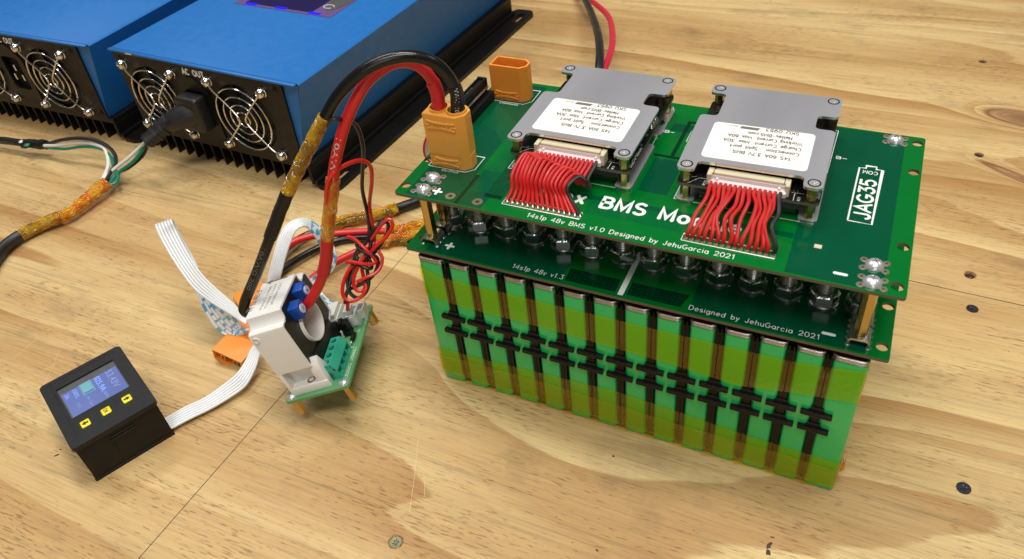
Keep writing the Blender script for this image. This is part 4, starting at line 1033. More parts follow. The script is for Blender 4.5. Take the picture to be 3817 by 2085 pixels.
# balance wire harnesses
def zzA(x, y): return ((1850+x*.31983)/1.48176, (450+y*.31983)/1.48176)
def harness(ox, oy, rot, padx, style, label):
    Mx = T(ox, oy, ZU, rot); root = thing('balance_harness', label, 'wire harness', T(0, 0, 0), 'balance wire harnesses between modules and board')
    mb = MB(); mb.X = Mx; mb.box((1.03, -.30, 1.07), (4.28, .08, 1.32), .03); mb.box((1.03, .02, 1.2), (4.28, .10, 1.50), .03)
    mb.box((3.9, -.12, 1.3), (4.02, .08, 1.42), .02); mb.box((1.3, -.12, 1.3), (1.42, .08, 1.42), .02)
    mb.build('wire_plug', M['plugwhite'], root)
    for k in range(15):
        s = Mx @ Vector((1.15+.208*k, -.22, 1.30)); s1 = Mx @ Vector((1.14+.208*k, -.52, 1.18))
        e = Vector((padx+.2565*k, 1.02, ZU+.03)); rn = lambda a: random.uniform(-a, a)
        if style == 'straight':
            q = (k/14)
            bend = .17*math.sin(k*.75+.6)+.06*math.sin(k*2.3); dep_ = .16*math.sin(k*1.7)
            p1 = s.lerp(e, .36)+Vector((.10+bend*.6, -.05, .22+dep_)); p2 = s.lerp(e, .68)+Vector((-.05+bend, -.02, .30+rn(.05))); p3 = e+Vector((.04+rn(.05), .10+rn(.04), .30))
            pts = [s, s1, p1, p2, p3, e]
        else:
            t = k/14
            cx = [(330, 388), (440, 400), (560, 455), (700, 530), (830, 565), (960, 655)]
            f = t*(len(cx)-1); i = min(int(f), len(cx)-2); c = Vector(cx[i]).lerp(Vector(cx[i+1]), f-i)
            crest = at(*zzA(c.x, c.y), ZU+1.42-.35*t)
            sh = at(*zzA(190+640*t+5*math.sin(k*1.1), 620+155*t), ZU+.95-.1*t)
            low = at(*zzA(185+690*t+10*math.sin(k*.8), 790+110*t), ZU+.42)
            back = Vector((crest.x+.62-.25*t, crest.y-.02+.05*t, crest.z-.12-.10*t))
            back2 = Vector((crest.x+1.15-.75*t, crest.y+.02, crest.z-.40-.1*t))
            s2 = s1+Vector((-.12, -.50, -.32))
            turn = Vector((max(back2.x, s2.x)+.12, min(back2.y, s2.y)+.05, ZU+.55+.1*rn(1)))
            pts = [s, s1, s2, turn, back2, back, crest, sh, low, e]
        mb = MB(); mb.tube(pts, .090, 8, 6); w = mb.build('balance_wire', M['wblack2'] if k == 14 else M['balred'], root)
        if k == 14: w['label'] = 'the one black wire'
        mb = MB(); mb.lathe([(.03, .1), (.05, .06), (.09, 0)], (e.x+.02, e.y-.02, ZU+.002), 8); mb.build('solder_blob', M['steel'], w)
    return root
harness(4.976, 3.641, 0, 5.51, 'folded', 'red wire bundle folded over on itself in front of the module beside the power connector')
harness(13.131, 3.602, 1.4, 13.9, 'straight', 'red wires fanning straight down in front of the right-hand module')

# ================================================================== big power cable arching from the board
ea, eb = Vector((.873, .401, .275)).normalized(), None
eb = Vector((-.391, .916, -.096)); eb = (eb-ea*eb.dot(ea)).normalized(); eh = ea.cross(eb)
SO = Vector((-5.53, -5.63, 1.98)); SK = .966
SM = frame(SO, ea, eb, eh)
def SWp(a, b, h): return SM @ Vector((a*SK, b*SK, h*SK))
def tubethick(name, pts, r, mt, par, n=14, sub=7, **k):
    mb = MB(); mb.tube(pts, r, n, sub, **k); return mb.build(name, M[mt], par)
XC = (.65, 2.61)
arch = thing('power_cable', 'thick black and red cable pair arching from the upright connector down to the white sensor', 'power cable', T(0, 0, 0))
o = xt_outline(2.11, 1.25, .36)
mb = MB(); X0, Y0 = XC[0]-.02, XC[1]-.04
sockets = [circ(.58, .66, .43, 22), circ(1.53, .66, .43, 22)]
mb.X = T(X0, Y0, 0); mb.plate(o, sockets, ZU+.755, ZU+2.93)
mb.plate(circ(.58, .66, .50, 22), [circ(.58, .66, .428, 22)], ZU+2.90, ZU+3.05); mb.plate(circ(1.53, .66, .50, 22), [circ(1.53, .66, .428, 22)], ZU+2.90, ZU+3.05)
mb.prism([(x*.96+.04, y*.96+.02) for x, y in o], ZU+.9, ZU+1.6)
plug = mb.build('plug_housing', M['orange'], arch, ang=25)
mb = MB()
raised_marks(mb, X0+.15, X0+1.75, ZU+2.20, ZU+2.60, y=Y0-.01); strokes(mb, "XT90", (X0+1.40, Y0-.0, ZU+2.52), -VX, -VZ, .86, .24, .16, .2, .03)
rl_ = mb.build('raised_lettering', M['orange'], plug, smooth=False); sd = rl_.modifiers.new('relief', 'SOLIDIFY'); sd.thickness = .0006; sd.offset = 0
NP = Vector((-8.1-2.2, -3.8-3.2, 0)); nv = Vector((NP.y, -NP.x, 0)).normalized()
blk = [(1152, 292), (1146, 225), (1102, 165), (1040, 143), (970, 152), (905, 185), (850, 240), (815, 300), (770, 385), (730, 470), (705, 530), (675, 610), (645, 690), (613, 765)]
BP = [onpl(x, y, (2.22, 3.21, 16), nv) for x, y in blk]
BP = [Vector((BP[0].x, BP[0].y, ZU+1.8))]+BP
# the lowest stretch turns back under the sensor
BP[-1] = onpl(616, 760, (2.22, 3.21, 16), nv)
low = BP[-1]; tail = [low+Vector((-.15, -.10, -.7)), low+Vector((.0, .5, -1.35)), low+Vector((.9, 1.2, -1.6)), Vector((-8.6, .6, 2.6)), Vector((-11.5, 1.6, 1.0)), Vector((-13.6, 1.5, .8))]
BPall = BP+tail
bw = tubethick('black_wire', BPall, .285, 'wblack', arch)
rn_ = Vector((-6.7, -5.7, 0)); nr = Vector((rn_.y, -rn_.x, 0)).normalized()
red_ = [(1105, 275), (1098, 228), (1079, 190), (1045, 162), (1000, 157), (955, 178), (912, 222), (869, 310), (845, 400), (838, 450), (830, 530), (823, 600), (819, 660), (803, 715), (775, 765)]
RP = [onpl(x, y, (1.3, 3.1, 16), nr) for x, y in red_]
RP = [p+(p-CAM).normalized()*(.55*math.exp(-((i-4)/2.2)**2)) for i, p in enumerate(RP)]
RP = [Vector((RP[0].x, RP[0].y, ZU+1.8))]+RP
rtail = [onpl(748, 790, (-5.6, -2.7, 4.6), (0.2, -.4, .9)), SWp(1.0, 2.6, 2.9), SWp(-.3, 2.7, 2.7), SWp(-.9, 2.9, 2.2), SWp(-1.1, 3.2, 1.2)]
rw = tubethick('red_wire', RP+rtail, .275, 'wred', arch)
def along(P, a, b, sub=8):
    Q = cr(P, sub); n = len(Q); return Q[int(a*n):int(b*n)+1]
def cut(P, ya, yb, sub=14):
    """the stretch of a smoothed path between two photo heights"""
    Q = cr(P, sub); out = []
    for q in Q:
        d = q-CAM; y = (CYP-FPX*d.dot(up)/d.dot(fw))/1.48176
        if ya <= y <= yb: out.append(q)
    return out
BPd = BP[7:]; RPd = RP[7:]
def sleeve(name, P, r, mt, jit=.12, seed=1, n=16, flat=1.0, step=1):
    mb = MB(); mb.tube(P[::step], r, n+4, 1, smooth=False, jit=jit, seed=seed, flat=flat); return mb.build(name, M[mt], arch, ang=(14 if 'amber' in name else 50))
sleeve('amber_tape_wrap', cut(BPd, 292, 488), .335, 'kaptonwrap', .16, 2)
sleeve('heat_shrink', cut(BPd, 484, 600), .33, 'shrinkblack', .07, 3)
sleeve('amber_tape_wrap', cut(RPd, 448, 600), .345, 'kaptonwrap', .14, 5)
sleeve('heat_shrink', cut(RPd, 592, 690), .335, 'shrinkred', .06, 6)
sleeve('heat_shrink', cut(BP[:4], 215, 292), .33, 'shrinkblack', .05, 7)
sleeve('heat_shrink', cut(RP[:4], 205, 275), .33, 'shrinkred', .05, 8)
def tube_text(name, P, r, body, y_start, width, height, par, mt='silkdim', ang=0.0, flip=1, bold=0):
    Q = cr(P, 8); Tt, Ns = frames(Q, -fw)
    # arc length where the path passes a photo height
    s = 0; s0 = 0
    for a, b in zip(Q, Q[1:]):
        d = a-CAM; y = (CYP-FPX*d.dot(up)/d.dot(fw))/1.48176
        if y >= y_start: s0 = s; break
        s += (b-a).length
    f = on_tube(Q, Ns, r, s0, ang); mb = MB(); letters(mb, body, (0, 0, 0), VX, VY, width, height, bold, fn=lambda a, b: f(a, (b-height/2)*flip)); return mb.build(name, M[mt], par)
tube_text('wire_print', RPd, .275, "10AWG", 345, 2.3, .24, rw, ang=0, flip=-1)
tube_text('wire_print', BPd, .285, "10AWG 200", 610, 2.9, .2, bw, 'inkgrey', flip=-1)
tube_text('wire_print', BP[1:5][::-1], .33, "VW-1  106.0", 215, 1.6, .2, bw, 'silkdim', flip=-1)
# thin sense wires tied in a knot above the sensor board
sense = thing('sense_wire_pair', 'thin red and black wires tied in a loose knot above the green terminal board', 'wire pair', T(0, 0, 0))
K0 = Vector((-4.0, .6, 4.6)); KN = -fw
def kp(x, y, d=0.0):
    """a spot of the knot close-up on the knot's own plane, d towards the eye"""
    X = (1200+x*.29851)/1.48176; Y = (780+y*.29851)/1.48176
    p = onpl(X, Y, K0, KN); return p+(CAM-p).normalized()*d
def dp(x, y, f):
    """photo spot between the cable plane (f=0) and the knot plane (f=1)"""
    a = onpl(x, y, (-2.2, .3, 16), nv); b = onpl(x, y, K0, KN); return a.lerp(b, f)
t0 = onpl(822, 300, (2.22, 3.21, 16), nv)
bs = [onpl(812, 330, (2.22, 3.21, 16), nv), onpl(835, 298, (2.22, 3.21, 16), nv)+Vector((0, -.25, 0)), dp(862, 292, .0)+Vector((0, -.3, 0)), dp(895, 315, .1), dp(913, 370, .2), dp(912, 430, .4), dp(912, 480, .6), dp(925, 540, .9), kp(590, 300, .1), kp(520, 460, .1)]
k_ = dict(n=8, sub=7)
wires_b = bs+[kp(430, 560, .2), kp(380, 700, .15), kp(320, 860, .1), kp(345, 1030, .1), kp(440, 1110, .0), kp(540, 1050, 0), kp(585, 930, 0), kp(570, 800, 0), kp(560, 640, -.1), kp(600, 480, 0), kp(640, 330, .05), kp(745, 140, .1), kp(790, 160, 0), kp(830, 200, -.1), kp(800, 330, -.1), kp(660, 540, -.1), kp(540, 640, -.2)]
mb = MB(); mb.tube(wires_b, .108, 8, 7); mb.tube([kp(430, 440, .2), kp(470, 500, .35), kp(580, 560, .4), kp(680, 600, .3), kp(700, 680, .1), kp(660, 800, 0), kp(560, 900, .05), kp(430, 965, .1), kp(340, 1000, 0)], .108, 8, 7); mb.tube([kp(380, 640, .2), kp(460, 690, .35), kp(560, 740, .35), kp(620, 730, .2), kp(600, 640, 0), kp(540, 560, -.1)], .108, 8, 7)
mb.tube([kp(480, 480, 0), kp(420, 560, .1), kp(440, 620, .2), kp(400, 740, .2), kp(340, 960, .15), kp(300, 1080, .15), kp(290, 1180, .05)], .108, 8, 7)
mb.tube([kp(560, 400, .2), kp(640, 260, .25), kp(720, 200, .22), kp(750, 150, .15)], .108, 8, 6); mb.build('black_wire', M['wblack2'], sense)
rs = [onpl(822, 520, (1.3, 3.1, 16), nr)+Vector((0, 0, -.1)), onpl(826, 470, (1.3, 3.1, 16), nr)+Vector((.1, -.3, .0)), onpl(838, 434, (1.3, 3.1, 16), nr)+Vector((.1, -.3, 0)), dp(870, 415, .0), dp(910, 404, .1), dp(932, 420, .2), dp(935, 460, .3), dp(930, 520, .8), kp(650, 330, -.15), kp(640, 440, -.1), kp(560, 560, -.1)]
mb = MB(); mb.tube(rs, .108, 8, 7)
mb.tube([kp(590, 560, .1), kp(690, 450, .25), kp(800, 350, .25), kp(875, 230, .2), kp(870, 150, .2), kp(820, 130, .2), kp(750, 190, .2), kp(690, 270, .25), kp(610, 380, .15)], .108, 8, 7)
mb.tube([kp(320, 345, .25), kp(400, 370, .35), kp(480, 440, .45), kp(560, 520, .45), kp(640, 600, .35), kp(670, 660, .3), kp(600, 690, .4), kp(480, 680, .5), kp(380, 665, .45), kp(305, 660, .35)], .108, 8, 7)
mb.tube([kp(540, 580, .2), kp(450, 720, .25), kp(400, 850, .25), kp(400, 960, .2), kp(450, 1020, .2), kp(520, 1010, .15), kp(540, 950, .1), kp(520, 860, 0), kp(500, 720, 0), kp(530, 600, .0)], .108, 8, 7)
mb.tube([kp(700, 520, 0), kp(750, 600, .05), kp(740, 700, .1), kp(680, 790, .2), kp(560, 850, .3), kp(430, 915, .3)], .108, 8, 7)
mb.tube([kp(380, 700, .3), kp(300, 830, .3), kp(255, 980, .3), kp(275, 1100, .3), kp(360, 1150, .3), kp(470, 1110, .3), kp(540, 1020, .25), kp(545, 940, .1)], .108, 8, 7)
mb.tube([kp(330, 1130, .1), kp(322, 1200, .0), kp(322, 1262, -.2)], .108, 8, 5)
mb.build('red_wire', M['thinred'], sense)

# ================================================================== current sensor on its small board
sens = thing('current_sensor_board', 'white current sensor with red cable through its hole, on a small tilted green board', 'sensor board', SM)
sens.scale = (SK, SK, SK)
mb = MB(); mb.plate(rrect(-.36, -.36, 3.66, 6.88, .25), [circ(x, y, .14, 10) for x, y in ((0, 0), (3.29, 0), (3.29, 6.5), (0, 6.5))], -.16, 0)
mb.build('board', M['pcblite'], sens, mats=[M['pcblite']], ang=20)
for i, (x, y) in enumerate(((0, 0), (3.29, 0), (3.29, 6.5), (0, 6.5))):
    panhead('board_screw', x, y, .01, .30, .2, sens, 'bright', 30+25*i)
    hexpost('brass_foot', x, y, -1.22, -.16, .285, sens)
# housing: profile in (b, h) swept along a
A0, A1 = .10, 2.19
prof = [(-.03, 1.70), (-.03, 4.50), (.02, 4.66), (.20, 4.72), (.42, 4.70), (.62, 4.86), (.68, 5.10), (.70, 5.28), (.80, 5.36), (3.78, 5.36), (3.86, 5.26), (3.84, 5.02), (3.96, 4.80), (4.15, 4.78), (4.40, 4.86), (4.62, 4.86), (4.80, 4.72), (4.82, 4.5), (4.82, 1.70), (4.3, 1.5), (.4, 1.5)]
def bh(mb, a_shift=0):
    for v in mb.bm.verts: v.co = Vector((v.co.z+a_shift, v.co.x, v.co.y))
HC, HR = (2.45, 2.95), 1.13
inner = []
cx = sum(p[0] for p in prof)/len(prof); cy = sum(p[1] for p in prof)/len(prof)
mb = MB(); mb.plate(prof, [circ(*HC, HR+.05, 36)], A0, A0+.15)
mb.plate(prof, [[(HC[0]+(x-HC[0])*.955, 3.3+(y-3.3)*.945) for x, y in prof]], A0+.15, A1)
bh(mb); hsg = mb.build('housing', M['white'], sens, ang=40)
mb = MB(); mb.plate([(HC[0]+(x-HC[0])*.957, 3.3+(y-3.3)*.947) for x, y in prof], [circ(*HC, HR+.02, 36)], A1-.16, A1-.05)
bh(mb); mb.build('potting_face', M['potting'], sens)
mb = MB(); mb.box((.62, .9, .02), (2.3, 4.0, 1.75), .1, 2); mb.build('potting_block', M['potting'], sens)
mb = MB(); mb.plate(circ(*HC, HR+.06, 40), [circ(*HC, HR, 40)], A0-.02, A1+.16); bh(mb); mb.build('hole_sleeve', M['white'], hsg)
# feet with mounting ears
mb = MB()
mb.prism([(.60, 0), (.60, 1.72), (.74, 1.72), (.74, 0)], A0+.1, 2.0)
mb.prism([(-.02, 0), (-.02, .58), (-.02, 1.7), (.12, 1.9), (.40, 1.95), (.62, 1.5), (.72, .9), (.72, 0)], A0+.05, A0+.25)
bh(mb)
mb.X = Matrix.Identity(4)
mb.box((A0+.05, -.03, 0), (2.55, .85, .50), .05, 2)
mb2 = MB(); mb2.prism([(.05, 0), (.05, 1.15), (.16, 1.62), (.40, 1.98), (.58, 1.9), (.66, 1.4), (.95, .9), (.95, 0)], 1.95, 2.55, bev=.05); bh(mb2); mb2.build('mounting_ear', M['white'], hsg)
mb.box((A0+.05, 4.1, 0), (2.4, 4.9, .55), .05, 2); mb.build('foot_block', M['white'], hsg, ang=40)
mb = MB(); mb.cyl((1.45, .40, .50), .26, .02, 18); mb.build('brass_bush', M['pad'], hsg)
mb = MB(); mb.cyl((1.45, .40, .52), .15, .01, 14); mb.build('bush_hole', M['nylon'], hsg)
mb = MB(); mb.cyl((1.05, -.04, 4.45), .20, .05, 16, axis=(VX, VZ, -VY)); mb.plate(circ(.42, 4.32, .22, 16), [circ(.42, 4.32, .15, 16)], 0, .07)
for v in mb.bm.verts: pass
bmesh.ops.delete(mb.bm, geom=mb.bm.verts[:], context='VERTS')
mb.plate(circ(.38, 4.30, .2, 18), [circ(.38, 4.30, .135, 14)], 0, .06)
for v in mb.bm.verts: v.co = Vector((v.co.x, -.03-v.co.z, v.co.y))
mb.build('screw_boss', M['white'], hsg)
# print on the cap
mb = MB()
BY = -VY
vs_y = 3.6
mb.prism([(.34, 3.72), (.72, 3.92), (.70, 3.78), (1.75, 3.78), (1.75, 3.68), (.70, 3.66), (.72, 3.52)], 5.362, 5.368)
letters(mb, "\u9752\u667a\u7535\u5b50", (.30, 1.20, 5.36), VY, -VX, 2.15, .42, .0, .004)
mb.build('printed_mark', M['inkgrey'], hsg)
mb = MB()
letters(mb, "Input / 100A", (.95, 1.15, 5.36), VY, -VX, 2.1, .18, 0, .004); letters(mb, "Output/ 2.5\u00b12V", (1.25, 1.15, 5.36), VY, -VX, 2.2, .18, 0, .004); letters(mb, "20190612O1", (1.55, 1.3, 5.36), VY, -VX, 1.9, .17, 0, .004)
mb.build('printed_text', M['inkgrey'], hsg)
# blue trim pots on the black face
for cb_, ch in ((1.62, 4.40), (2.95, 4.62)):
    mb = MB(); mb.X = Matrix.Translation((0, cb_, ch)) @ Matrix.Rotation(R_(8), 4, 'X'); mb.box((1.9, -.36, -.42), (2.72, .36, .42), .04, 2); tp = mb.build('trim_pot', M['trimblue'], sens)
    mb = MB(); mb.lathe([(.26, .0), (.27, .07), (.2, .09), (.08, .07), (0, .06)], (2.72, cb_, ch), 18, (VY, VZ, VX)); mb.build('dial', M['trimface'], tp)
    mb = MB(); 
    for a in (0, 90):
        mb.X = Matrix.Translation((2.80, cb_, ch)) @ Matrix.Rotation(R_(a+30), 4, 'X'); mb.box((0, -.13, -.025), (.012, .13, .025))
    mb.build('cross_slot', M['steel'], tp)
# green screw terminal
tb = bpy.data.objects.new('screw_terminal', None); COL.objects.link(tb); tb.parent = sens
mb = MB(); mb.plate([(-.0, .02), (.62, .02), (.62, 1.05), (.0, 1.05)], [], 0, .01); bmesh.ops.delete(mb.bm, geom=mb.bm.verts[:], context='VERTS')
x0, x1, y0, y1 = 2.36, 3.14, .42, 2.86; p = (y1-y0)/4
mb.plate(rc(x0, y0, x0+.55, y1), [circ(x0+.27, y0+p*(i+.5), .19, 16) for i in range(4)], .98, 1.12)
mb.box((x0, y0, .0), (x0+.42, y1, .60)); mb.box((x0, y0, .6), (x0+.07, y1, .99)); 
mb.box((x0+.42, y0, 0), (x1, y1, .14))
for i in range(5):
    yy = y0+p*i; mb.box((x0+.05, max(y0, yy-.05), .1), (x1-.0, min(y1, yy+.05), .62), .01); mb.box((x0+.05, max(y0, yy-.05), .62), (x0+.55, min(y1, yy+.05), 1.0))
mb.prism([(x0+.50, .98), (x0+.55, 1.12), (x1, .62), (x1, .5)], 0, 0.01)
mb.build('terminal_body', M['termgreen'], tb, smooth=False)
mb = MB(); mb.prism([(x0+.45, 1.02), (x0+.55, 1.12), (x1, .66), (x1, .58)], y0, y1)
for v in mb.bm.verts: v.co = Vector((v.co.x, v.co.z, v.co.y))
mb.build('hood', M['termgreen'], tb, smooth=False)
for i in range(4):
    mb = MB(); mb.cyl((x0+.27, y0+p*(i+.5), .84), .17, .03, 14); mb.box((x0+.12, y0+p*(i+.5)-.02, .871), (x0+.42, y0+p*(i+.5)+.02, .875)); mb.build('clamp_screw', M['dull_steel'], tb)
    mb = MB(); mb.box((x0+.43, y0+p*(i+.2), .18), (x0+.50, y0+p*(i+.8), .5)); mb.build('wire_clamp', M['tin'], tb)
# sockets, jumper, diode
def jst(x, y, w, d, h, name):
    mb = MB(); mb.plate(rc(x, y, x+w, y+d), [rc(x+.08, y+.08, x+w-.08, y+d-.08)], 0.1, h); mb.box((x, y, 0), (x+w, y+d, .15), .02); mb.box((x+w*.3, y-.06, .1), (x+w*.7, y+.02, h*.9), .02)
    return mb.build(name, M['nylon'], sens, smooth=False)
j1 = jst(2.65, 4.95, .62, 1.05, .85, 'white_socket'); j2 = jst(3.0, 5.5, .6, .8, .7, 'white_socket')
mb = MB(); mb.box((2.55, 5.15, .6), (3.0, 5.85, 1.15), .04); mb.box((2.68, 5.25, 1.1), (2.9, 5.75, 1.22), .02); mb.build('white_plug', M['nylon'], j1)
j3 = jst(1.35, 5.0, .7, 1.55, .85, 'ribbon_socket'); mb = MB(); mb.box((1.40, 5.08, .7), (1.98, 6.45, 1.2), .04); mb.build('ribbon_plug', M['nylon'], j3)
mb = MB(); mb.box((2.35, 4.15, 0), (2.85, 4.75, .35), .02)
for i in range(2): mb.box((2.42+.22*i, 4.25, .35), (2.46+.22*i, 4.3, .8)); 
mb.box((2.32, 4.2, .5), (2.6, 4.75, 1.05), .03); mb.box((2.62, 4.15, .42), (2.9, 4.7, .98), .03); mb.box((1.95, 3.95, .3), (2.35, 4.45, 1.15), .05); mb.build('jumper_block', M['blackplastic'], sens)
mb = MB(); mb.cyl((3.12, 3.45, .2), .14, .62, 14, axis='y', bev=.03); mb.box((3.0, 3.5, .06), (3.2, 3.6, .1)); dd = mb.build('diode', M['blackplastic'], sens)
mb = MB(); mb.tube([(3.12, 3.45, .2), (3.12, 3.2, .2), (3.14, 3.12, .0)], .035, 6, 4); mb.tube([(3.12, 4.07, .2), (3.12, 4.25, .2), (3.12, 4.3, 0)], .035, 6, 4); mb.build('diode_lead', M['tin'], dd)
mb = MB()
strip(mb, [(-.1, .30), (1.9, .30), (2.15, .75), (2.15, 1.2)], .03, 0, .006); strip(mb, [(3.42, .35), (3.42, 1.55), (3.22, 1.55)], .025, 0, .006); strip(mb, [(3.42, 1.7), (3.42, 2.95), (3.1, 2.95), (3.1, 3.2)], .025, 0, .006)
letters(mb, "-Relay+", (3.24+.14, .42, 0), VY, -VX, 1.05, .14, .0, .006); letters(mb, "-Vbat+", (3.24+.14, 1.8, 0), VY, -VX, .95, .14, .0, .006); letters(mb, "+ Bat -", (3.60, 5.0, 0), VY, -VX, .9, .14, 0, .006); letters(mb, "R4", (3.30, 4.35, 0), VY, -VX, .22, .12, 0, .006)
mb.build('printed_lettering', M['silk'], sens)

# ================================================================== ribbon cable
def SW(a, b, h): return SM @ Vector((a*SK, b*SK, h*SK))
rib = thing('ribbon_cable', 'white six-core ribbon cable looping from the sensor board round to the black meter', 'ribbon cable', T(0, 0, 0))
bp5 = lambda x, y, z: at(*z5(x, y), z)
bp6 = lambda x, y, z: at(*z6(x, y), z)
def ribbon(edges, blue=None, r=.082, seed=0):
    for k in range(6):
        t = (k+.5)/6; pts = [a.lerp(b, t) for a, b in edges]
        mb = MB(); mb.tube(pts, r, 8, 7); w = mb.build('ribbon_core', M['ribbon'], rib)
        if blue:
            Q = cr(pts, 7); rr = random.Random(seed*10+k); n = len(Q); i = int(blue[0]*n)
            mb = MB(); any_ = False
            while i < blue[1]*n:
                L = rr.choice((1, 1, 2, 3)) if k not in (0, 5) else rr.choice((3, 5))
                if i+L < n-1: mb.tube(Q[i:i+L+1], r+.004, 8, 1, smooth=False); any_ = True
                i += L+rr.choice((2, 3, 5) if k not in (0, 5) else (5, 7))
            if any_: mb.build('printed_dashes', M['inkblue'], w)
# meter to the sensor, lying on the bench
ribbon([(bp6(1060, 770, .55), bp6(1112, 845, .25)), (bp6(1145, 718, .55), bp6(1198, 798, .25)), (bp6(1290, 635, .6), bp6(1330, 728, .3)), (bp6(1430, 570, .6), bp6(1480, 655, .3)), (bp6(1560, 480, .6), bp6(1625, 570, .4)), (bp6(1670, 390, .7), bp6(1745, 480, .5)), (bp6(1740, 290, .9), bp6(1815, 350, .8)), (bp6(1790, 190, 1.3), bp6(1850, 245, 1.2)), (bp6(1850, 130, 1.6), bp6(1905, 200, 1.5))])
# standing loop on the left of the sensor
front = [(bp5(690, 760, 2.0), bp5(700, 700, 2.0)), (bp5(640, 728, 2.3), bp5(668, 690, 2.2)), (bp5(560, 680, 2.9), bp5(600, 620, 2.8)), (bp5(460, 618, 3.6), bp5(510, 540, 3.5)), (bp5(370, 545, 4.3), bp5(430, 460, 4.2)), (bp5(295, 450, 5.0), bp5(365, 370, 4.9)), (bp5(225, 345, 5.6), bp5(305, 265, 5.6)), (bp5(165, 240, 6.2), bp5(260, 175, 6.2)), (bp5(135, 175, 6.6), bp5(240, 130, 6.6))]
back = [(bp5(128, 150, 6.5), bp5(236, 114, 6.5)), (bp5(150, 165, 6.0), bp5(250, 130, 6.0)), (bp5(210, 250, 5.0), bp5(300, 230, 5.0)), (bp5(290, 385, 3.9), bp5(372, 360, 3.9)), (bp5(375, 545, 2.7), bp5(470, 560, 2.8)), (bp5(430, 670, 2.0), bp5(540, 645, 2.2)), (bp5(495, 780, 1.4), bp5(610, 700, 1.7)), (bp5(560, 830, 1.1), bp5(650, 755, 1.5)), (bp5(620, 835, 1.0), bp5(670, 790, 1.5)), (bp5(690, 815, 1.1), bp5(710, 790, 1.7))]
ribbon(front+back, blue=(.68, .97), seed=3)
# arch from behind the sensor over to its socket
ribbon([(bp5(820, 520, 3.6), bp5(900, 500, 3.6)), (bp5(832, 440, 4.3), bp5(908, 455, 4.3)), (bp5(860, 335, 5.2), bp5(935, 350, 5.2)), (bp5(888, 235, 5.9), bp5(965, 260, 5.9)), (bp5(930, 160, 6.3), bp5(995, 190, 6.4)), (bp5(990, 118, 6.4), bp5(1035, 160, 6.5)), (bp5(1060, 108, 6.1), bp5(1070, 165, 6.2)), (bp5(1130, 145, 5.5), bp5(1110, 210, 5.6)), (bp5(1195, 215, 4.8), bp5(1145, 270, 4.8)), (bp5(1238, 290, 4.2), bp5(1165, 330, 4.2)), (bp5(1248, 360, 3.6), bp5(1170, 390, 3.6)), (bp5(1225, 430, 3.0), bp5(1150, 440, 3.0)), (bp5(1160, 455, 2.6), bp5(1110, 470, 2.6)), (bp5(1120, 480, 2.4), bp5(1085, 500, 2.4)), (bp5(1130, 530, 2.3), bp5(1095, 545, 2.3)), (bp5(1190, 600, 2.3), bp5(1140, 620, 2.3)), (bp5(1255, 640, 2.3), bp5(1200, 665, 2.3)), (bp5(1275, 660, 2.1), bp5(1225, 690, 2.1))], blue=(.38, .98), seed=5)

# ================================================================== meter
ma = Vector((.414, .91, 0)).normalized(); mbx = Vector((-ma.y, ma.x, 0))
MM = frame(Vector((-13.512, -13.012, 0)), ma, mbx, VZ)
met = thing('panel_meter', 'black panel meter with a lit blue screen and three yellow buttons', 'meter', MM)
W, H, Z1 = 4.48, 5.83, 2.90
mb = MB(); sx0, sy0, sx1, sy1 = .68, 2.15, 3.80, 4.92
mb.plate(rrect(0, 0, W, H, .28, 5), [rc(sx0, sy0, sx1, sy1)], Z1-.30, Z1)
bmesh.ops.bevel(mb.bm, geom=[e for e in mb.bm.edges if len(e.link_faces) == 2 and e.calc_face_angle(0) > 1.2 and min(e.verts[0].co.z, e.verts[1].co.z) > Z1-.01 and not (sx0-.01 < e.verts[0].co.x < sx1+.01 and sy0-.01 < e.verts[0].co.y < sy1+.01)], offset=.09, segments=3, affect='EDGES', profile=.5)
mb.build('bezel', M['meterplastic'], met, ang=40)
mb = MB(); mb.box((.10, .10, 0), (W-.10, H-.15, Z1-.30), .04, 2); body = mb.build('case_body', M['blackplastic'], met)
mb = MB(); mb.box((.06, .06, 0), (W-.06, H-.12, .18), .03, 1); mb.build('rear_cover', M['blackplastic'], body)
mb = MB(); mb.box((1.68, .0, 1.98), (2.98, .11, 2.10), .02); mb.box((1.72, .03, 2.14), (2.94, .10, 2.28), .02); mb.box((1.68, .04, 1.0), (1.74, .10, 1.98)); mb.build('side_latch', M['blackplastic'], body)
mb = MB(); mb.box((sx0, sy0, Z1-.28), (sx1, sy1, Z1-.10)); scr = mb.build('screen_frame', M['window'], met)
mb = MB(); mb.prism(rc(.76, 2.22, 3.73, 4.40), Z1-.099, Z1-.092); ls = mb.build('lit_screen', M['screen'], met)
mb = MB()
for a in ((.48, 5.52, 3.92, 5.62), (.48, .9, .56, 5.56)): mb.prism(rc(*a), Z1+.002, Z1+.006)
mb.build('recess_line', M['hole'], met)
zz = Z1-.088
mb = MB(); mb.plate(rc(1.70, 3.42, 2.32, 4.42), [rc(1.74, 3.46, 2.28, 4.38)], zz, zz+.003); mb.prism(rc(1.76, 3.62, 2.26, 4.36), zz, zz+.002); mb.build('battery_icon', M['screengreen'], ls)
mb = MB(); letters(mb, "025.9A", (2.50, 4.34, zz), -VY, VX, 1.35, .30, .006, .002); letters(mb, "100%", (1.30, 4.30, zz), -VY, VX, .75, .22, 0, .002); letters(mb, "26", (.88, 4.25, zz), -VY, VX, .38, .22, 0, .002); mb.build('lit_digits', M['screenhi'], ls)
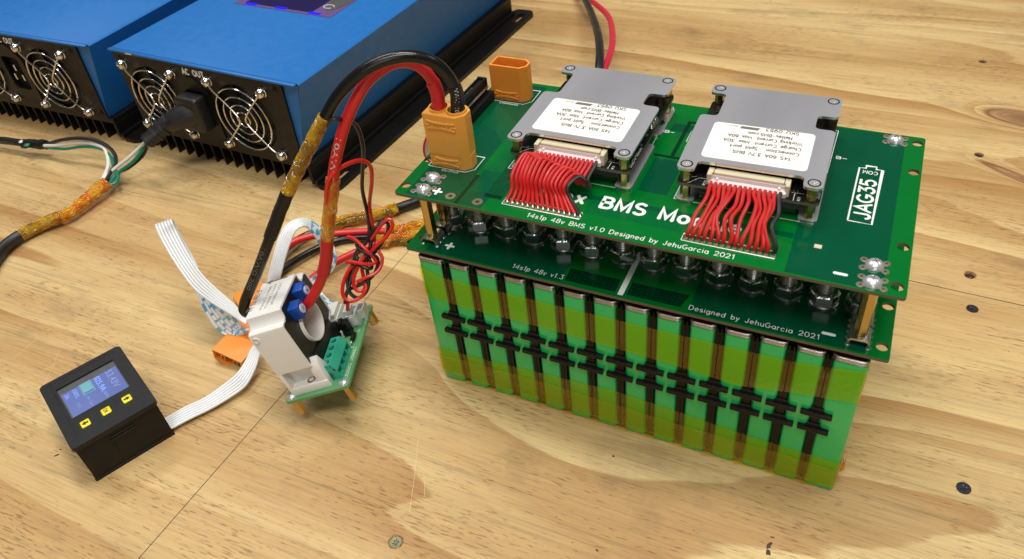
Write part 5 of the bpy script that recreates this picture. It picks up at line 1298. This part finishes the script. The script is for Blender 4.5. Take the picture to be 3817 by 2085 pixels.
mb = MB(); letters(mb, "53.43V", (3.12, 4.34, zz), -VY, VX, 1.6, .36, 0, .002); letters(mb, "1387W", (2.55, 2.95, zz), -VY, VX, .6, .16, 0, .002); letters(mb, "0h 12m", (1.75, 3.2, zz), -VY, VX, .8, .14, 0, .002); letters(mb, "24C", (1.2, 3.2, zz), -VY, VX, .5, .14, 0, .002); mb.build('faint_digits', M['screenlo'], ls)
for i, (x, y) in enumerate(((1.12, 1.24), (2.22, 1.28), (3.34, 1.31))):
    mb = MB(); mb.prism([(x+px, y+py) for px, py in rrect(-.235, -.26, .235, .26, .07, 3)], Z1-.02, Z1+.06, bev=.03); bt = mb.build('push_button', M['yellow'], met)
    mb = MB(); z = Z1+.061
    if i == 1: letters(mb, "OK", (x-.11, y+.17, z), -VY, VX, .34, .2, .008, .003)
    else:
        s = -1 if i == 0 else 1
        mb.prism([(x+s*.17, y), (x+s*.0, y+.15), (x+s*.0, y+.065), (x-s*.15, y+.065), (x-s*.15, y-.065), (x, y-.065), (x, y-.15)], z, z+.004)
    mb.build('button_mark', M['ink'], bt)

# ================================================================== loose battery lead: orange connector, red and black wires, taped splices
lead = thing('battery_lead', 'open orange connector lying flat, its red and black leads running behind the white sensor', 'power lead', T(0, 0, 0))
c0 = at(*z5(600, 990), .15); far_ = at(*z5(672, 540), .5)
dx = (Vector((far_.x, far_.y, 0))-Vector((c0.x, c0.y, 0))).normalized(); dy = Vector((-dx.y, dx.x, 0))
# connector frame: x across its width, y thickness (up), z along to the open end
pA = at(*z5(482, 925), .9); pB = at(*z5(722, 1035), .35)
wx = (pB-pA); wdir = Vector((wx.x, wx.y, wx.z)).normalized()
ln = wdir.cross(VZ).normalized()      # horizontal, square to the width
ln = ln if ln.dot(dx) < 0 else -ln
tu = ln.cross(wdir).normalized()
if tu.z < 0: tu = -tu
CX = Matrix((wdir, tu, wdir.cross(tu))).transposed().to_4x4()
sgn = 1 if wdir.cross(tu).dot(ln) > 0 else -1
CX.translation = at(*z5(500, 985), .12)
L_ = 4.2
mb = MB(); mb.X = CX
ow = [(0.28, 0), (1.83, 0), (2.11, .28), (2.11, 1.1), (0, 1.1), (0, .28)]; iw = [(x*.9+.105, y*.8+.11) for x, y in ow]
mb.plate(ow, [iw], -.7*sgn, 0); mb.prism(ow, -2.4*sgn, -.7*sgn)
mb.prism([(x*.94+.06, y*.94+.03) for x, y in ow], -L_*sgn, -2.4*sgn)
ch = mb.build('connector_housing', M['orange2'], lead, smooth=False)
for px in (.6, 1.5):
    mb = MB(); mb.X = CX
    for a in range(4):
        ring = [(px+.20*math.cos(R_(90*a+t)), .55+.20*math.sin(R_(90*a+t))) for t in (8, 30, 52, 74)]+[(px+.12*math.cos(R_(90*a+t)), .55+.12*math.sin(R_(90*a+t))) for t in (74, 52, 30, 8)]
        mb.prism(ring, -.7*sgn, -.12*sgn)
    mb.build('contact_pin', M['gold'], ch, smooth=False)
rearc = thing('rear_power_connector', 'second orange connector half hidden behind the black cable and the white sensor', 'connector', T(0, 0, 0))
q1 = at(*z5(637, 655), .05); q2 = at(*z5(690, 470), .05); w2 = (q2-q1); w2.z = 0; w2.normalize(); n2 = at(*z5(820, 760), .05)-at(*z5(665, 560), .05); n2.z = 0; n2.normalize(); w2 = Vector((-n2.y, n2.x, 0)); q1 = at(*z5(632, 660), .05)
mb = MB(); mb.X = frame(q1, n2, w2, VZ); mb.prism([(0, .2), (.3, 0), (3.0, 0), (3.0, 2.1), (.3, 2.1), (0, 1.9)], 0, 1.15, bev=.05); mb.build('connector_housing', M['orange2'], rearc)
for yy in (.6, 1.5):
    mb = MB(); mb.X = frame(q1, n2, w2, VZ); mb.cyl((-.06, yy, .6), .34, .1, 16, axis=(VY, VZ, VX)); mb.build('shrunk_red_cup', M['shrinkred'], rearc)
def endp(px, z=-L_): return CX @ Vector((px, .55, z*sgn))
g4 = lambda x, y, z: at(*z5(x, y), z)
rl = [endp(1.5), endp(1.5, -L_-.8)+Vector((0, 0, .2)), g4(860, 420, 1.0), g4(945, 280, .9), g4(1080, 220, .9), g4(1250, 200, .7), g4(1440, 188, .5), g4(1600, 185, .45), g4(1790, 150, .5), g4(2000, 110, .5)]
rr1 = tubethick('red_lead', rl, .26, 'wred', lead, 12)
bl = [endp(.6), endp(.6, -L_-.8)+Vector((0, 0, .2)), g4(870, 380, .7), g4(1000, 245, .5), g4(1150, 175, .5), g4(1300, 125, .45), g4(1460, 92, .45), g4(1620, 45, .5), g4(1800, -20, .5), g4(1960, -60, .6)]
tubethick('black_lead', bl, .25, 'wblack', lead, 12)
def sl(name, P, r, mt, jit, seed, par): mb = MB(); mb.tube(P, r, 18, 7, jit=jit, seed=seed); return mb.build(name, M[mt], par, ang=(14 if 'amber' in name else 50))
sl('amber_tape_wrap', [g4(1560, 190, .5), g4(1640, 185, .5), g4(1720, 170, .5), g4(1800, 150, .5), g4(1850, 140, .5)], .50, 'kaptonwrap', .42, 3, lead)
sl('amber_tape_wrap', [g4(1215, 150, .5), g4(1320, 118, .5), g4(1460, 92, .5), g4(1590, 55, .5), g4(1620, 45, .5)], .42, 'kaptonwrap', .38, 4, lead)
sl('heat_shrink', [g4(1600, 50, .5), g4(1690, 22, .5), g4(1780, -12, .5)], .34, 'shrinkblack', .1, 5, lead)
lead2 = thing('charge_lead', 'second red and black lead passing behind the knotted wires into amber tape', 'power lead', T(0, 0, 0))
tubethick('red_lead', [g4(1050, 520, .6), g4(1110, 470, .6), g4(1230, 385, .6), g4(1370, 315, .55), g4(1480, 270, .5), g4(1600, 230, .45), g4(1760, 205, .45), g4(1950, 180, .5)], .26, 'wred', lead2, 12)
tubethick('black_lead', [g4(860, 470, .5), g4(930, 410, .5), g4(1030, 345, .45), g4(1150, 285, .4), g4(1280, 240, .35), g4(1420, 230, .35), g4(1560, 238, .35), g4(1760, 250, .3), g4(1900, 230, .35)], .25, 'wblack', lead2, 12)
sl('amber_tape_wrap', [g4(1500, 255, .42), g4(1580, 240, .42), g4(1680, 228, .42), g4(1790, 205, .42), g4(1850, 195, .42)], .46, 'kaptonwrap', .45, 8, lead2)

# ================================================================== mains cord: black plug in the socket, split wires, taped splice
cord = thing('mains_cord', 'black mains plug and cord with white and green wires meeting in amber tape', 'mains cord', T(0, 0, 0))
iM = T(-27.17, 13.94, 0, -3)
def ip_(u, d, z): return iM @ Vector((u, -d, z))
a0 = ip_(-.35, .25, 5.5); pd = (ip_(-1.1, 4.4, 3.3)-ip_(-.4, 1.6, 4.9)).normalized()
ax0 = -(iM.to_3x3() @ VY)
mb = MB(); mb.X = iM; mb.box((-1.75, -.2, 4.0), (.55, -1.5, 6.9), .35, 4); pb = mb.build('plug_body', M['wblack2'], cord, ang=60)
V_ = lambda *p: Vector(p)
mb = MB(); mb.tube([V_(-27.9, 13.3, 5.45), V_(-28.4, 12.75, 5.35), V_(-29.0, 12.2, 5.15), V_(-29.6, 11.8, 4.9)], lambda t: 1.32-.50*t, 14, 6, flat=.85); mb.build('plug_neck', M['wblack2'], cord, ang=60)
neck = [V_(-29.1, 12.2, 5.1), V_(-29.75, 11.65, 4.85), V_(-30.3, 10.95, 4.4), V_(-30.8, 10.15, 3.95)]
mb = MB(); mb.tube(neck, lambda t: .72-.16*t, 14, 6)
for k in range(4):
    q = cr(neck, 6); i = 4+k*4; d = (q[i+1]-q[i-1]).normalized(); mb.tube([q[i]-d*.13, q[i]+d*.13], .84-.07*k, 14, 1, smooth=False)
mb.build('strain_relief', M['wblack2'], cord, ang=50)
pend = neck[-1]
def zc(x, y, z): return at((x*.36959)/1.48176, (480+y*.36959)/1.48176, z)
sp0 = zc(1075, 560, 1.1)
def wire(name, pts, r, mt): mb = MB(); mb.tube(pts, r, 8, 7); return mb.build(name, M[mt], cord)
wire('white_wire', [pend+Vector((-.05, 0, .1)), zc(1420, 180, 3.1), zc(1290, 300, 2.2), zc(1180, 385, 1.6), zc(1090, 465, 1.2), zc(1030, 540, 1.1)], .135, 'wwhite')
wire('green_wire', [pend, zc(1450, 170, 3.2), zc(1400, 265, 2.5), zc(1330, 345, 1.9), zc(1220, 425, 1.3), zc(1150, 490, 1.0), zc(1110, 560, 1.0)], .15, 'wgreen')
wire('black_wire', [pend+Vector((.1, 0, -.1)), zc(1485, 185, 3.0), zc(1430, 285, 2.2), zc(1300, 395, 1.4), zc(1180, 450, 1.0), zc(1100, 540, .95)], .13, 'wblack2')
jn = (440, 160)
wire('black_wire', [zc(400, 165, 1.2), zc(500, 150, 1.5), zc(620, 115, 2.1), zc(780, 98, 2.5), zc(950, 115, 2.5), zc(1080, 175, 2.3), zc(1155, 260, 2.0), zc(1165, 350, 1.6), zc(1110, 450, 1.3), zc(1060, 540, 1.1)], .16, 'wblack2')
wire('white_wire', [zc(400, 170, 1.2), zc(560, 170, 1.5), zc(720, 150, 1.9), zc(880, 145, 2.1), zc(1030, 185, 2.1), zc(1075, 250, 1.9), zc(1095, 350, 1.6), zc(1070, 440, 1.3), zc(1030, 520, 1.1)], .15, 'wwhite')
wire('green_wire', [zc(400, 180, 1.1), zc(520, 195, 1.2), zc(660, 205, 1.4), zc(800, 185, 1.7), zc(940, 185, 1.9), zc(1050, 220, 1.9), zc(1120, 290, 1.8), zc(1150, 400, 1.4), zc(1190, 480, 1.1), zc(1175, 540, 1.0), zc(1110, 570, 1.0)], .13, 'wgreen')
mb = MB(); mb.tube([zc(-500, 100, 1.0), zc(-200, 100, 1.0), zc(0, 118, 1.0), (zc(120, 130, 1.1)), (zc(250, 150, 1.15)), zc(360, 160, 1.2), zc(460, 160, 1.25)], lambda t: .33 if t < .8 else .30, 12, 6, jit=.1); mb.build('cord_sheath', M['wblack2'], cord)
mb = MB(); mb.tube([zc(235, 150, 1.15), zc(300, 150, 1.2), zc(400, 158, 1.2), zc(470, 160, 1.25)], .40, 12, 6, jit=.25, seed=4); mb.build('black_tape_joint', M['shrinkblack'], cord, ang=50)
mb = MB(); mb.lathe([(0, .12), (.12, .1), (.2, .04), (.22, 0)], zc(215, 132, 1.45), 10); mb.build('white_wire_end', M['wwhite'], cord)
mb = MB(); mb.lathe([(0, .12), (.14, .1), (.24, .04), (.26, 0)], zc(272, 165, 1.5), 10); mb.build('green_wire_end', M['wgreen'], cord)
spl = [zc(1080, 545, 1.1), zc(1010, 600, 1.0), zc(900, 690, .9), zc(770, 800, .8), zc(640, 880, .75), zc(520, 925, .7)]
mb = MB(); mb.tube(spl[:5], .36, 10, 5); inn = mb.build('red_insulated_splice', M['thinred'], cord)
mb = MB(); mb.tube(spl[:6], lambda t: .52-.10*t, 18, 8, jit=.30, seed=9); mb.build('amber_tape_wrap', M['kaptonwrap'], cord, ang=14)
low_ = [zc(600, 890, .7), zc(480, 940, .65), zc(350, 1000, .6), zc(200, 1080, .6), zc(60, 1180, .6), zc(-60, 1320, .6), zc(-160, 1500, .6)]
mb = MB(); mb.tube(low_, .44, 14, 6); mb.build('cord_sheath', M['wblack2'], cord)
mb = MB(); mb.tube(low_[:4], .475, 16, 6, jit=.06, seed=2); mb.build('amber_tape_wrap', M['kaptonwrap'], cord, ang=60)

# ================================================================== cables behind the pack
def rear(name, label, pts, r, mt):
    t = thing(name, label, 'cable', T(0, 0, 0)); mb = MB(); mb.tube(pts, r, 12, 7); mb.build('cable_jacket', M[mt], t); return t
rear('black_cable', 'black cable dropping behind the boards from the top edge', [at(1440, -60, 1.0), at(1475, 5, 3.0), at(1497, 60, 5.0), at(1508, 110, 6.5), at(1508, 165, 7.0), at(1500, 230, 6.0)], .33, 'wblack2')
rear('red_cable', 'crimson cable beside the black one, behind the boards', [at(1440, -30, 1.0), at(1500, 12, 2.5), at(1532, 45, 3.6), at(1541, 90, 5.0), at(1537, 130, 6.0), at(1522, 170, 6.5), at(1500, 220, 6.0)], .27, 'backred')
